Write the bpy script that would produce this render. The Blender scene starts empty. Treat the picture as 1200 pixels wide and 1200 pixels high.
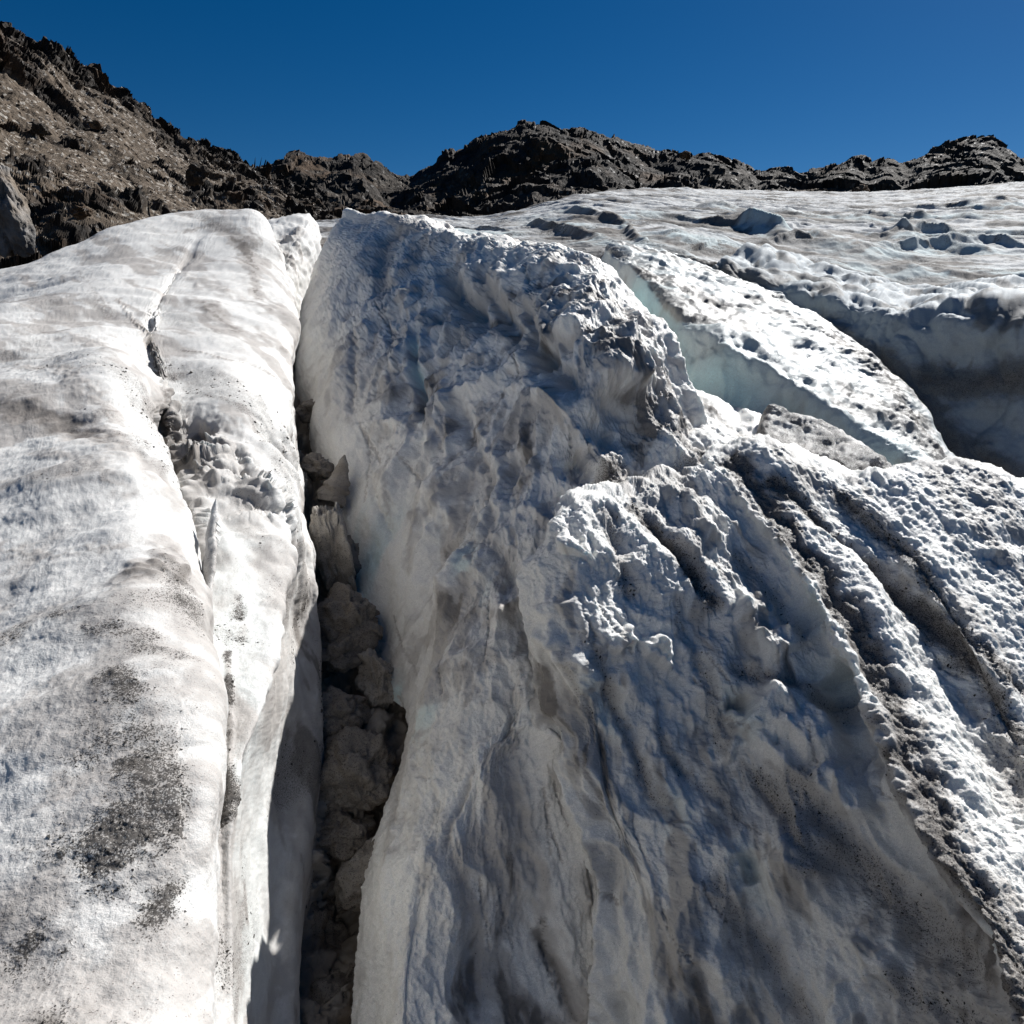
import bpy, math, random
import numpy as np
from concurrent.futures import ThreadPoolExecutor

random.seed(4)
RNG = np.random.default_rng(11)
C = bpy.context.scene.collection

# ------------------------------------------------------------------ camera
PITCH = math.radians(16.0)
FOC = 826.0                       # focal length in pixels of a 1200 px wide frame
cp, sp = math.cos(PITCH), math.sin(PITCH)


def P(px, py, Y):
    """world point seen at photo pixel (px,py) at forward distance Y metres"""
    xc = (px - 600) / FOC
    yc = (600 - py) / FOC
    dy = cp + yc * sp
    dz = -sp + yc * cp
    return np.array([xc * Y / dy, Y, dz * Y / dy])


def project(p):
    d = p[:, 1] * cp - p[:, 2] * sp
    d = np.where(np.abs(d) < .05, .05, d)
    u = p[:, 1] * sp + p[:, 2] * cp
    return 600 + FOC * p[:, 0] / d, 600 - FOC * u / d, d


# ------------------------------------------------------------------ noise
_perm = RNG.permutation(512)
_perm = np.concatenate([_perm, _perm, _perm]).astype(np.int32)
_g = RNG.normal(size=(512, 3))
_g /= np.linalg.norm(_g, axis=1)[:, None]
_g = _g.astype(np.float32)


def _hash(i, j, k):
    return _perm[(_perm[(_perm[i & 511] + j) & 511] + k) & 511]


POOL = ThreadPoolExecutor(4)


def threaded(fn):
    def run(p, *a):
        if len(p) < 20000:
            return fn(p, *a)
        parts = list(POOL.map(lambda c: fn(c, *a), np.array_split(p, max(4, len(p) // 16000))))
        if isinstance(parts[0], tuple):
            return tuple(np.concatenate(z) for z in zip(*parts))
        return np.concatenate(parts)
    return run


@threaded
def perlin(p):
    p = p.astype(np.float32)
    f0 = np.floor(p)
    i = f0.astype(np.int32)
    f = p - f0
    w = f * f * f * (f * (f * 6 - 15) + 10)
    out = 0
    for a in (0, 1):
        wa = w[:, 0] if a else 1 - w[:, 0]
        for b in (0, 1):
            wb = w[:, 1] if b else 1 - w[:, 1]
            for c in (0, 1):
                wc = w[:, 2] if c else 1 - w[:, 2]
                g = _g[_hash(i[:, 0] + a, i[:, 1] + b, i[:, 2] + c)]
                d = g[:, 0] * (f[:, 0] - a) + g[:, 1] * (f[:, 1] - b) + g[:, 2] * (f[:, 2] - c)
                out = out + wa * wb * wc * d
    return out * 1.5


def fbm(p, lam, octv=4, gain=.5, off=0.0):
    q = p / lam + off
    s, a = 0, 1.0
    for _ in range(octv):
        s = s + a * perlin(q)
        q = q * 2.03 + 17.3
        a *= gain
    return s


def ridged(p, lam, octv=4, gain=.5, off=0.0):
    q = p / lam + off
    s, a, w = 0, 1.0, 1.0
    for _ in range(octv):
        n = 1 - np.abs(perlin(q)) * 1.6
        n = np.clip(n, 0, 1) ** 2 * w
        s = s + a * n
        w = np.clip(n * 1.6, 0, 1)
        q = q * 2.07 + 9.1
        a *= gain
    return s


@threaded
def worley(p, lam, off=0.0):
    """F1, F2 distances and a random value for the nearest cell"""
    q = (p / lam + off).astype(np.float32)
    b = np.floor(q).astype(np.int32)
    f1 = np.full(len(q), 9., np.float32)
    f2 = np.full(len(q), 9., np.float32)
    idv = np.zeros(len(q), np.float32)
    for i in (-1, 0, 1):
        for j in (-1, 0, 1):
            for k in (-1, 0, 1):
                h = _hash(b[:, 0] + i, b[:, 1] + j, b[:, 2] + k)
                c = b + np.array([i, j, k]) + .5 + .42 * np.clip(_g[h], -1, 1)
                d = ((c - q) ** 2).sum(1)
                m = d < f1
                f2 = np.where(m, f1, np.minimum(f2, d))
                idv = np.where(m, h / 512., idv)
                f1 = np.where(m, d, f1)
    return np.sqrt(f1), np.sqrt(f2), idv


@threaded
def facets(p, lam, off=0.0):
    """broken rock: every cell is a plane tilted its own way"""
    q = (p / lam + off).astype(np.float32)
    b = np.floor(q).astype(np.int32)
    f1 = np.full(len(q), 9., np.float32)
    val = np.zeros(len(q), np.float32)
    for i in (-1, 0, 1):
        for j in (-1, 0, 1):
            for k in (-1, 0, 1):
                h = _hash(b[:, 0] + i, b[:, 1] + j, b[:, 2] + k)
                v = q - (b + np.array([i, j, k]) + .5 + .42 * np.clip(_g[h], -1, 1))
                d = (v ** 2).sum(1)
                m = d < f1
                val = np.where(m, (v * _g[(h * 7 + 3) & 511]).sum(1) + .5 * (h / 512. - .5), val)
                f1 = np.where(m, d, f1)
    return val


def stretch(p, d, k):
    """squeeze coordinates along direction d so that features get k times longer there"""
    d = np.array(d, float)
    d /= np.linalg.norm(d)
    t = p @ d
    return p - np.outer(t * (1 - 1.0 / k), d)


def sstep(x, a, b):
    t = np.clip((x - a) / (b - a), 0, 1)
    return t * t * (3 - 2 * t)


# ------------------------------------------------------------------ lofts
def resolve(grid):
    out = []
    for r in grid:
        row = []
        for t in r:
            if t[0] == 'o':
                row.append(row[-1] + np.array(t[1:], float))
            elif t[0] == 'w':
                row.append(np.array(t[1:], float))
            else:
                row.append(P(*t))
        out.append(row)
    return np.array(out)


def spline(G, knots, ts):
    """non-uniform Catmull-Rom along axis 0"""
    n = len(G)
    h = np.diff(knots)
    M = np.zeros_like(G)
    sl = np.diff(G, axis=0) / h.reshape((-1,) + (1,) * (G.ndim - 1))
    for i in range(1, n - 1):
        M[i] = (sl[i - 1] * h[i] + sl[i] * h[i - 1]) / (h[i] + h[i - 1])
    M[0], M[-1] = sl[0], sl[-1]
    k = np.clip(np.searchsorted(knots, ts, 'right') - 1, 0, n - 2)
    sh = (-1,) + (1,) * (G.ndim - 1)
    hh = h[k].reshape(sh)
    t = ((ts - knots[k]) / h[k]).reshape(sh)
    t2, t3 = t * t, t * t * t
    return ((2 * t3 - 3 * t2 + 1) * G[k] + (t3 - 2 * t2 + t) * hh * M[k]
            + (-2 * t3 + 3 * t2) * G[k + 1] + (t3 - t2) * hh * M[k + 1])


def axis_samples(G, step, cap, low=6):
    """knots and sample positions along axis 0, denser where it is larger in view"""
    L = np.linalg.norm(np.diff(G, axis=0), axis=2)
    kn = np.concatenate([[0], np.cumsum(np.sqrt(np.maximum(L, 1e-3)).mean(1))])
    sh = G.shape
    x, y, d = project(G.reshape(-1, 3))
    x = x.reshape(sh[:2]); y = y.reshape(sh[:2])
    pl = np.hypot(np.diff(x, axis=0), np.diff(y, axis=0))
    inside = (x > -80) & (x < 1280) & (y > -80) & (y < 1280)
    front = d.reshape(sh[:2]) > .2
    inside &= front
    pl = np.where(front[1:] & front[:-1], pl, 0)
    vis = inside[1:] | inside[:-1]
    pl = np.where(vis, pl, pl * .15)
    cnt = np.clip((np.sort(pl, axis=1)[:, -2:].mean(1) / step).astype(int), low, cap)
    ts = np.concatenate([np.linspace(kn[i], kn[i + 1], c, endpoint=False) for i, c in enumerate(cnt)] + [[kn[-1]]])
    return kn, ts


class Sheet:
    """a dense grid of points that gets sculpted and becomes one mesh"""

    def __init__(self, grid, step=1.6, cap=260, low=6):
        G = resolve(grid)
        k0, t0 = axis_samples(G, step, cap, low)
        k1, t1 = axis_samples(G.transpose(1, 0, 2), step, cap)
        A = spline(G, k0, t0)
        A = spline(A.transpose(1, 0, 2), k1, t1).transpose(1, 0, 2)
        self.nu, self.nv = A.shape[:2]
        self.p = A.reshape(-1, 3).copy()
        self.base = self.p.copy()
        self.dirt = np.zeros(len(self.p))
        self.grit = np.zeros(len(self.p))
        self.blue = np.zeros(len(self.p))
        c = G.reshape(-1, 3).mean(0)
        n = self.raw_normals()
        x, y, d = project(self.p)
        vis = (x > 0) & (x < 1200) & (y > 0) & (y < 1200)
        tocam = (n * -self.p).sum(1)
        self.sign = 1.0 if tocam[vis].sum() > 0 else -1.0
        self._sn = None
        self.reproject()

    def raw_normals(self):
        A = self.p.reshape(self.nu, self.nv, 3)
        du = np.gradient(A, axis=0)
        dv = np.gradient(A, axis=1)
        n = np.cross(du, dv)
        l = np.linalg.norm(n, axis=2)[..., None]
        return (n / np.maximum(l, 1e-12)).reshape(-1, 3)

    @property
    def n(self):
        return self.raw_normals() * self.sign

    def smooth_n(self, k=6):
        N = self.n.reshape(self.nu, self.nv, 3)
        for ax in (0, 1):
            for _ in range(2):
                Q = np.cumsum(np.concatenate([np.repeat(N.take([0], ax), k + 1, ax), N,
                                              np.repeat(N.take([-1], ax), k, ax)], ax), ax)
                m = N.shape[ax]
                N = (Q.take(range(2 * k + 1, 2 * k + 1 + m), ax) - Q.take(range(0, m), ax)) / (2 * k + 1)
        N = N.reshape(-1, 3)
        return N / np.maximum(np.linalg.norm(N, axis=1)[:, None], 1e-9)

    def reproject(self):
        self.x, self.y, self.d = project(self.base)

    def push(self, h, n=None):
        n = self.n if n is None else n
        self.p += n * h[:, None]

    def find(self, px, py):
        r = (self.x - px) ** 2 + (self.y - py) ** 2
        r = np.where(self.d < .1, 1e9, r)
        m = r < max(36., r.min() * 1.5 + 4)
        idx = np.nonzero(m)[0]
        return idx[np.argmin(self.d[idx])]

    def path(self, pts):
        return self.base[[self.find(*q) for q in pts]]

    def near(self, pts, wob=0.0, lam=.4, ix=None):
        """distance from every point to the world-space path, and signed side (left -, right +)"""
        W = self.path(pts)
        q = self.base if ix is None else self.base[ix]
        if wob:
            q = q + wob * np.stack([fbm(q, lam, 2, .5, 3.), fbm(q, lam, 2, .5, 31.), fbm(q, lam, 2, .5, 57.)], 1)
        best = np.full(len(q), 1e9)
        par = np.zeros(len(q))
        if len(W) == 1:
            return np.linalg.norm(q - W[0], axis=1), par
        for i in range(len(W) - 1):
            a, b = W[i], W[i + 1]
            ab = b - a
            t = np.clip((q - a) @ ab / max(ab @ ab, 1e-9), 0, 1)
            dd = np.linalg.norm(q - a - t[:, None] * ab, axis=1)
            m = dd < best
            best = np.where(m, dd, best)
            par = np.where(m, (i + t) / (len(W) - 1), par)
        return best, par

    def pxm(self, pts):
        """metres per photo pixel at a path"""
        return np.mean([self.d[self.find(*q)] for q in pts]) / FOC

    def stroke(self, pts, width, depth, dirt=0, grit=0, blue=0, wob=.35, taper=True, sharp=1.0, n=None):
        """press (depth<0) or raise a furrow `width` photo pixels wide, `depth` in photo pixels"""
        s = self.pxm(pts)
        w = width * s
        W = self.path(pts)
        lo, hi = W.min(0) - 4 * w, W.max(0) + 4 * w
        ix = np.nonzero(((self.base > lo) & (self.base < hi)).all(1))[0]
        d, t = self.near(pts, wob * w, w * 1.6, ix)
        fall = np.exp(-(d / w) ** (2 * sharp))
        if taper and len(pts) > 1:
            fall = fall * (.25 + .75 * np.clip(np.minimum(t, 1 - t) * 5, 0, 1))
        if depth:
            if n is None:
                if self._sn is None:
                    self._sn = self.smooth_n(5)
                n = self._sn
            self.p[ix] += n[ix] * (fall * depth * s)[:, None]
        wide = np.exp(-(d / (w * 1.25)) ** 2)
        self.dirt[ix] = np.maximum(self.dirt[ix], wide * dirt) if dirt > 0 else self.dirt[ix] + wide * dirt
        self.grit[ix] = np.maximum(self.grit[ix], wide * grit) if grit > 0 else np.clip(self.grit[ix] + wide * grit, 0, 1)
        self.blue[ix] = np.maximum(self.blue[ix], wide * blue)

    def build(self, name, mat, parent=None, smooth=True):
        nu, nv = self.nu, self.nv
        idx = np.arange(nu * nv, dtype=np.int32).reshape(nu, nv)
        a, b, c, d = idx[:-1, :-1], idx[1:, :-1], idx[1:, 1:], idx[:-1, 1:]
        q = np.stack([a, b, c, d], -1).reshape(-1, 4)
        if self.sign < 0:
            q = q[:, ::-1]
        return mesh_from(name, self.p, q, mat, parent, smooth,
                         dict(dirt=self.dirt, grit=self.grit, blue=self.blue))


def mesh_from(name, v, q, mat, parent=None, smooth=True, attrs=None):
    me = bpy.data.meshes.new(name)
    k = q.shape[1]
    me.vertices.add(len(v))
    me.vertices.foreach_set('co', np.ascontiguousarray(v, np.float32).ravel())
    me.loops.add(q.size)
    me.loops.foreach_set('vertex_index', np.ascontiguousarray(q, np.int32).ravel())
    me.polygons.add(len(q))
    me.polygons.foreach_set('loop_start', np.arange(0, q.size, k, dtype=np.int32))
    try:
        me.polygons.foreach_set('loop_total', np.full(len(q), k, np.int32))
    except Exception:
        pass
    me.update(calc_edges=True)
    me.polygons.foreach_set('use_smooth', np.full(len(q), smooth, bool))
    for nm, arr in (attrs or {}).items():
        at = me.attributes.new(nm, 'FLOAT', 'POINT')
        at.data.foreach_set('value', np.ascontiguousarray(np.clip(arr, 0, 1), np.float32))
    me.validate()
    me.materials.append(mat)
    o = bpy.data.objects.new(name, me)
    C.objects.link(o)
    if parent:
        o.parent = parent
    return o


def tag(o, label, cat, group=None):
    o['label'] = label
    o['category'] = cat
    if group:
        o['group'] = group
    return o


def structure(o, kind='structure'):
    o['kind'] = kind
    return o


# ------------------------------------------------------------------ materials
def node_tree(name):
    m = bpy.data.materials.new(name)
    m.use_nodes = True
    nt = m.node_tree
    nt.nodes.clear()
    return m, nt


class NT:
    def __init__(s, nt):
        s.nt = nt

    def add(s, t, **kw):
        n = s.nt.nodes.new(t)
        for k, v in kw.items():
            setattr(n, k, v)
        return n

    def link(s, a, b):
        s.nt.links.new(a, b)

    def val(s, sock, v):
        if hasattr(v, 'is_output') or isinstance(v, bpy.types.NodeSocket):
            s.link(v, sock)
        else:
            sock.default_value = v

    def math(s, op, a, b=0.0, c=None, clamp=False):
        n = s.add('ShaderNodeMath', operation=op, use_clamp=clamp)
        s.val(n.inputs[0], a); s.val(n.inputs[1], b)
        if c is not None:
            s.val(n.inputs[2], c)
        return n.outputs[0]

    def noise(s, vec, scale, detail=4, rough=.55, dist=0):
        n = s.add('ShaderNodeTexNoise')
        s.link(vec, n.inputs['Vector'])
        n.inputs['Scale'].default_value = scale
        n.inputs['Detail'].default_value = detail
        n.inputs['Roughness'].default_value = rough
        n.inputs['Distortion'].default_value = dist
        return n.outputs['Fac']

    def ramp(s, f, a, b, smooth=True):
        n = s.add('ShaderNodeMapRange')
        n.interpolation_type = 'SMOOTHSTEP' if smooth else 'LINEAR'
        s.val(n.inputs['Value'], f)
        s.val(n.inputs['From Min'], a); s.val(n.inputs['From Max'], b)
        return n.outputs[0]

    def mix(s, f, a, b):
        n = s.add('ShaderNodeMix', data_type='RGBA')
        s.val(n.inputs[0], f)
        s.val(n.inputs[6], a); s.val(n.inputs[7], b)
        return n.outputs[2]

    def attr(s, name):
        return s.add('ShaderNodeAttribute', attribute_name=name).outputs['Fac']

    def mapping(s, vec, scale, rot=(0, 0, 0)):
        n = s.add('ShaderNodeMapping')
        s.link(vec, n.inputs[0])
        n.inputs['Scale'].default_value = scale
        n.inputs['Rotation'].default_value = rot
        return n.outputs[0]


def rgb(r, g, b):
    return (r, g, b, 1)


SSS = .2


def ice_material(name, clean=(.80, .83, .85), film=(.40, .36, .33), base_dirt=.25, grain=1.0, streak=(1, 1, 1), rot=(0, 0, 0), far=1.0, rough=.32, spec=.5):
    m, t = node_tree(name)
    s = NT(t)
    out = s.add('ShaderNodeOutputMaterial')
    b = s.add('ShaderNodeBsdfPrincipled')
    s.link(b.outputs[0], out.inputs[0])
    pos = s.add('ShaderNodeNewGeometry').outputs['Position']
    st = s.mapping(pos, streak, rot)
    big = s.noise(st, .9 / far, 5, .6, .6)
    mid = s.noise(st, 4.5 / far, 6, .65, .4)
    fine = s.noise(pos, 60 / far, 3, .7)
    speck = s.noise(pos, 130 / far, 2, .6)
    dirt = s.attr('dirt'); grit = s.attr('grit'); blue = s.attr('blue')  # dirt carries stains, plus painted shade on the wave ridge and lowest blocks
    # thin film of dust: patches, stronger where the sculpted grooves collect it
    f = s.math('ADD', s.math('MULTIPLY', big, .55), s.math('MULTIPLY', mid, .5))
    f = s.math('ADD', f, s.math('MULTIPLY', fine, .18))
    film_f = s.ramp(s.math('ADD', f, s.math('MULTIPLY', dirt, .62)), .80 - base_dirt * .4, 1.14 - base_dirt * .4)
    col = s.mix(blue, rgb(*clean), rgb(.46, .72, .75))
    col = s.mix(s.math('MULTIPLY', film_f, .92), col, rgb(*film))
    pep = s.noise(pos, 210 / far, 2, .75)
    col = s.mix(s.math('MULTIPLY', s.ramp(s.math('ADD', s.math('MULTIPLY', pep, .7), s.math('MULTIPLY', fine, .3)), .60, .42), .5), col, rgb(*[.5 * q for q in clean]))
    # heavier dirt where the grooves hold a lot of it
    dk = s.ramp(s.math('ADD', s.math('MULTIPLY', dirt, 1.0), s.math('MULTIPLY', s.math('SUBTRACT', mid, .5), .9)), .55, 1.05)
    col = s.mix(s.math('MULTIPLY', dk, .85), col, rgb(.15, .134, .12))
    # loose grit: single dark grains
    sp_ = s.math('ADD', s.math('MULTIPLY', speck, .75), s.math('MULTIPLY', fine, .35))
    thr = s.math('ADD', sp_, s.math('MULTIPLY', s.math('ADD', grit, s.math('MULTIPLY', film_f, .14)), .26))
    g = s.ramp(thr, .715, .77)
    col = s.mix(s.math('MULTIPLY', s.ramp(s.math('ADD', grit, s.math('MULTIPLY', s.math('SUBTRACT', fine, .5), .8)), .1, 1.1), .5), col, rgb(.20, .185, .17))
    col = s.mix(s.math('MULTIPLY', g, .85), col, rgb(.045, .04, .036))
    s.link(col, b.inputs['Base Color'])
    ro = s.ramp(s.noise(pos, 90 / far, 2), .35, .65)
    s.link(s.math('ADD', s.math('MULTIPLY', ro, .35 if rough < .5 else .2), rough), b.inputs['Roughness'])
    b.inputs['IOR'].default_value = 1.31
    if 'Specular IOR Level' in b.inputs:
        b.inputs['Specular IOR Level'].default_value = spec
    b.inputs['Subsurface Weight'].default_value = SSS
    b.inputs['Subsurface Radius'].default_value = (.8, 1.0, 1.1)
    b.inputs['Subsurface Scale'].default_value = .055
    # granular crust
    bp = s.add('ShaderNodeBump')
    bp.inputs['Strength'].default_value = .38 * grain
    bp.inputs['Distance'].default_value = .012 * far
    h = s.math('ADD', s.math('MULTIPLY', fine, 1.0), s.math('MULTIPLY', speck, .6))
    h = s.math('ADD', h, s.math('MULTIPLY', g, .5))
    s.link(h, bp.inputs['Height'])
    s.link(bp.outputs[0], b.inputs['Normal'])
    return m


def rock_material(name, cols, scale, speck=(.34, .31, .27), gloss=.55, bump=.4):
    m, t = node_tree(name)
    s = NT(t)
    out = s.add('ShaderNodeOutputMaterial')
    b = s.add('ShaderNodeBsdfPrincipled')
    s.link(b.outputs[0], out.inputs[0])
    pos = s.add('ShaderNodeNewGeometry').outputs['Position']
    a = s.noise(pos, scale, 8, .65, .3)
    c = s.noise(pos, scale * .22, 4, .6, .5)
    vo = s.add('ShaderNodeTexVoronoi')
    s.link(pos, vo.inputs['Vector'])
    vo.inputs['Scale'].default_value = scale * 4.5
    vr = s.add('ShaderNodeSeparateColor')
    s.link(vo.outputs['Color'], vr.inputs[0])
    scree = s.attr('grit')
    col = s.mix(s.ramp(a, .38, .62), rgb(*cols[0]), rgb(*cols[1]))
    col = s.mix(s.math('MULTIPLY', s.ramp(c, .50, .64), .8), col, rgb(*cols[2]))
    sc = s.mix(s.ramp(vr.outputs[0], .2, 1.0), rgb(*[q * .75 for q in cols[3]]), rgb(*[q * 1.25 for q in cols[3]]))
    sc = s.mix(s.ramp(vr.outputs[1], .86, .95), sc, rgb(*speck))
    col = s.mix(s.math('MULTIPLY', s.ramp(scree, .2, .8), .9), col, sc)
    s.link(col, b.inputs['Base Color'])
    s.link(s.math('SUBTRACT', .88, s.math('MULTIPLY', s.ramp(vr.outputs[2], .93, .97), gloss)), b.inputs['Roughness'])
    b.inputs['Specular IOR Level'].default_value = .25
    bp = s.add('ShaderNodeBump')
    bp.inputs['Strength'].default_value = bump
    bp.inputs['Distance'].default_value = 1.2 / scale
    s.link(s.math('ADD', a, s.math('MULTIPLY', vr.outputs[1], .4)), bp.inputs['Height'])
    s.link(bp.outputs[0], b.inputs['Normal'])
    return m


ICE_LEFT = ice_material('clean_crusted_ice', (.69, .68, .655), (.39, .36, .335), .54, 1.0, (1.0, .55, 1.0), (0, 0, .5), far=.6, rough=.55, spec=.3)
ICE_FIN = ice_material('weathered_wall_ice', (.92, .90, .85), (.52, .485, .45), .45, 1.5, (1.0, 1.0, .45), (.3, 0, .3))
ICE_LOBE = ice_material('melting_crust_ice', (.88, .87, .83), (.42, .395, .37), .46, 1.6, (1.0, .4, .6), (0, 0, 0))
ICE_BLUE = ice_material('blue_wall_ice', (.54, .58, .575), (.23, .212, .195), .42, 1.2, (1.0, 1.0, .5), (0, 0, .4))
ICE_WAVE = ice_material('stained_shade_toned_wave_ice', (.42, .46, .48), (.16, .15, .14), .46, .9, (.6, 1.0, 1.0), (0, 0, -.4), rough=.6, spec=.25)  # stained ice, its colour also lowered to paint in the face's shade
ICE_FAR = ice_material('distant_ice', (.60, .605, .60), (.23, .215, .20), .46, 1.0, (.5, 1.0, 1.0), (0, 0, -.25), far=3.0, rough=.72, spec=.15)
SNOW_DIRTY = ice_material('dirty_rubble_snow', (.44, .405, .36), (.20, .165, .13), .50, 1.2)
ROCK_DARK = rock_material('dark_ridge_rock', [(.013, .0095, .0068), (.036, .026, .018), (.085, .048, .022), (.050, .038, .027)], .35, (.13, .115, .095), .25)
ROCK_LEFT = rock_material('brown_scree', [(.012, .0095, .0075), (.034, .025, .018), (.062, .036, .018), (.100, .075, .052)], .8)
ROCK_ORANGE = rock_material('orange_brown_rock', [(.05, .034, .022), (.13, .085, .05), (.17, .10, .05), (.12, .085, .055)], .9)
ROCK_GREY = rock_material('grey_outcrop_rock', [(.10, .096, .092), (.26, .25, .24), (.19, .145, .10), (.2, .18, .16)], 1.1)

GRIT_STONE = rock_material('dark_grit', [(.014, .012, .011), (.045, .040, .036), (.06, .05, .042), (.05, .045, .04)], 30)

CHEAP = globals().get('CHEAP', 1.0)
STEP = 1.55 * CHEAP


def common_relief(S, amps, lam=1.0, n=None):
    """fractal weathering shared by all ice: broad swells, lumps, crust"""
    p = S.base
    for L, A, o, off in amps:
        S.push(A * fbm(p, L * lam, o, .5, off), n)


def flutes(S, d, lam, amp, k, seed, n, mask=1.0, dirt=0.0):
    """long cusped ridges with rounded hollows between, running along d"""
    p = S.base
    wv = np.stack([fbm(p, lam * 2.2, 2, .5, seed + 40), fbm(p, lam * 2.2, 2, .5, seed + 60), fbm(p, lam * 2.2, 2, .5, seed + 80)], 1)
    q = stretch(p + wv * lam * .55, d, k)
    r = ridged(q, lam, 3, .42, seed) - .75
    S.push(amp * r * mask, n)
    if dirt:
        S.dirt += dirt * mask * sstep(fbm(stretch(p + wv * lam * .4, d, k * 1.6), lam * .8, 4, .6, seed + 7), .08, .55)


def scatter_rocks(S, count, weight, px_lo, px_hi, seed, mat, name, ymax=420, lift=.15):
    """angular stones lying on a slope, all in one mass"""
    rng = np.random.default_rng(seed)
    ok = np.nonzero((S.x > -60) & (S.x < 1260) & (S.y > -20) & (S.y < ymax) & (weight > rng.uniform(.15, .95, len(weight))))[0]
    ids = rng.choice(ok, count)
    n = S.smooth_n(4)[ids]
    r = (px_lo + (px_hi - px_lo) * rng.random(count) ** 3.5) * S.d[ids] / FOC
    octa = np.array([[1, 0, 0], [-1, 0, 0], [0, 1, 0], [0, -1, 0], [0, 0, 1], [0, 0, -1]], float)
    faces = np.array([[0, 2, 4], [2, 1, 4], [1, 3, 4], [3, 0, 4], [2, 0, 5], [1, 2, 5], [3, 1, 5], [0, 3, 5]])
    V = octa[None] * rng.uniform(.5, 1.25, (count, 6, 1)) + rng.normal(0, .22, (count, 6, 3))
    V *= rng.uniform([.8, .6, .3], [1.6, 1.1, .8], (count, 3))[:, None]
    A = n + rng.normal(0, .45, (count, 3)); A /= np.linalg.norm(A, axis=1)[:, None]
    B = np.cross(A, rng.normal(size=(count, 3))); B /= np.linalg.norm(B, axis=1)[:, None]
    D_ = np.cross(A, B)
    W = V[..., :1] * B[:, None] + V[..., 1:2] * D_[:, None] + V[..., 2:] * A[:, None]
    W = W * r[:, None, None] + (S.p[ids] + n * r[:, None] * lift)[:, None]
    F_ = (faces[None] + (np.arange(count) * 6)[:, None, None]).reshape(-1, 3)
    o = mesh_from(name, W.reshape(-1, 3), F_, mat, None, False, dict(grit=np.ones(count * 6)))
    return structure(o, 'stuff')


# ------------------------------------------------------------------ left ridge
N = ('o', -.05, .04, -.30)
U = ('o', -.24, .20, -.25)
NS = ('o', -.01, .03, -.10)
NT_ = ('o', .03, .03, -.03)
LEFT = [
 [(-600,1400,.72),(-100,1400,.70),(60,1400,.70),(190,1400,.73),(246,1400,.78),N,(248,1400,1.05),(260,1400,1.1),(268,1400,1.16),U,(320,1400,2.5),(352,1400,2.7),(335,1600,2.7)],
 [(-520,1150,1.15),(-20,1150,1.10),(110,1150,1.10),(205,1150,1.15),(241,1150,1.25),N,(245,1145,1.55),(260,1140,1.60),(268,1130,1.66),U,(315,1130,3.3),(348,1130,3.45),(335,1300,3.4)],
 [(-480,980,1.5),(-20,980,1.45),(110,980,1.43),(205,970,1.47),(238,960,1.55),N,(242,960,1.92),(258,950,2.0),(274,930,2.08),U,(325,930,4.1),(366,930,4.35),(355,1120,4.3)],
 [(-460,830,1.9),(-20,830,1.85),(100,840,1.80),(195,830,1.85),(237,840,1.95),N,(241,820,2.42),(272,810,2.52),(318,800,2.65),U,(345,810,4.6),(373,820,4.9),(362,1000,4.8)],
 [(-450,720,2.4),(-20,700,2.4),(80,710,2.3),(170,715,2.3),(226,725,2.5),N,(240,720,3.0),(285,700,3.2),(338,690,3.5),U,(350,730,5.2),(373,745,5.4),(364,900,5.3)],
 [(-450,620,3.1),(-20,600,3.1),(80,600,3.0),(165,600,3.0),(230,625,3.15),N,(250,610,3.9),(300,590,4.2),(345,600,4.6),('o',-.08,.2,-.3),(352,655,5.5),(362,665,5.6),(358,800,5.5)],
 [(-450,540,3.9),(-20,500,4.0),(70,500,3.9),(150,510,3.8),(205,558,3.8),('o',-.06,.06,-.55),(228,530,4.8),(290,500,5.2),(343,520,5.8),('o',-.08,.2,-.3),(345,580,6.6),(350,590,6.7),(345,700,6.6)],
 [(-450,490,5.0),(-20,430,5.2),(60,430,5.2),(130,430,5.2),(185,465,5.2),('o',-.01,.05,-.14),(212,455,5.8),(270,430,6.4),(340,440,7.3),('o',-.06,.1,-.3),(341,500,8.0),(343,510,8.1),(340,600,8.0)],
 [(-450,450,6.5),(-20,375,7.0),(60,370,7.2),(120,370,7.3),(165,378,7.3),(178,378,7.62),(190,372,7.8),(260,365,8.4),(340,375,9.2),('o',-.04,.1,-.3),(338,430,9.8),(338,440,9.8),(336,520,9.8)],
 [(-400,430,7.6),(-20,345,8.8),(70,320,9.2),(140,310,9.5),(200,312,9.8),(215,312,9.99),(230,312,10),(290,312,10.3),(336,325,10.8),('o',-.02,.1,-.3),(338,370,11.2),(338,380,11.2),(336,430,11.2)],
 [(-400,420,8.2),(0,322,9.8),(110,276,11),(180,251,12),(235,243,12.6),(252,241,12.7),(270,240,12.8),(295,240,12.9),(312,252,12.8),(318,270,12.75),(322,290,12.6),(330,315,12.5),(340,345,12.4)],
]
LEFT.append([tuple(['w', *(P(*t) + np.array([-.3, 1.0, -.45]))]) for t in LEFT[-1]])
LEFT.append([tuple(['w', *(np.array(t[1:]) + np.array([-.5, 1.2, -1.6]))]) for t in LEFT[-1]])
LEFT.append([tuple(['w', *(np.array(t[1:]) + np.array([-.5, .6, -4]))]) for t in LEFT[-1]])

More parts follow.
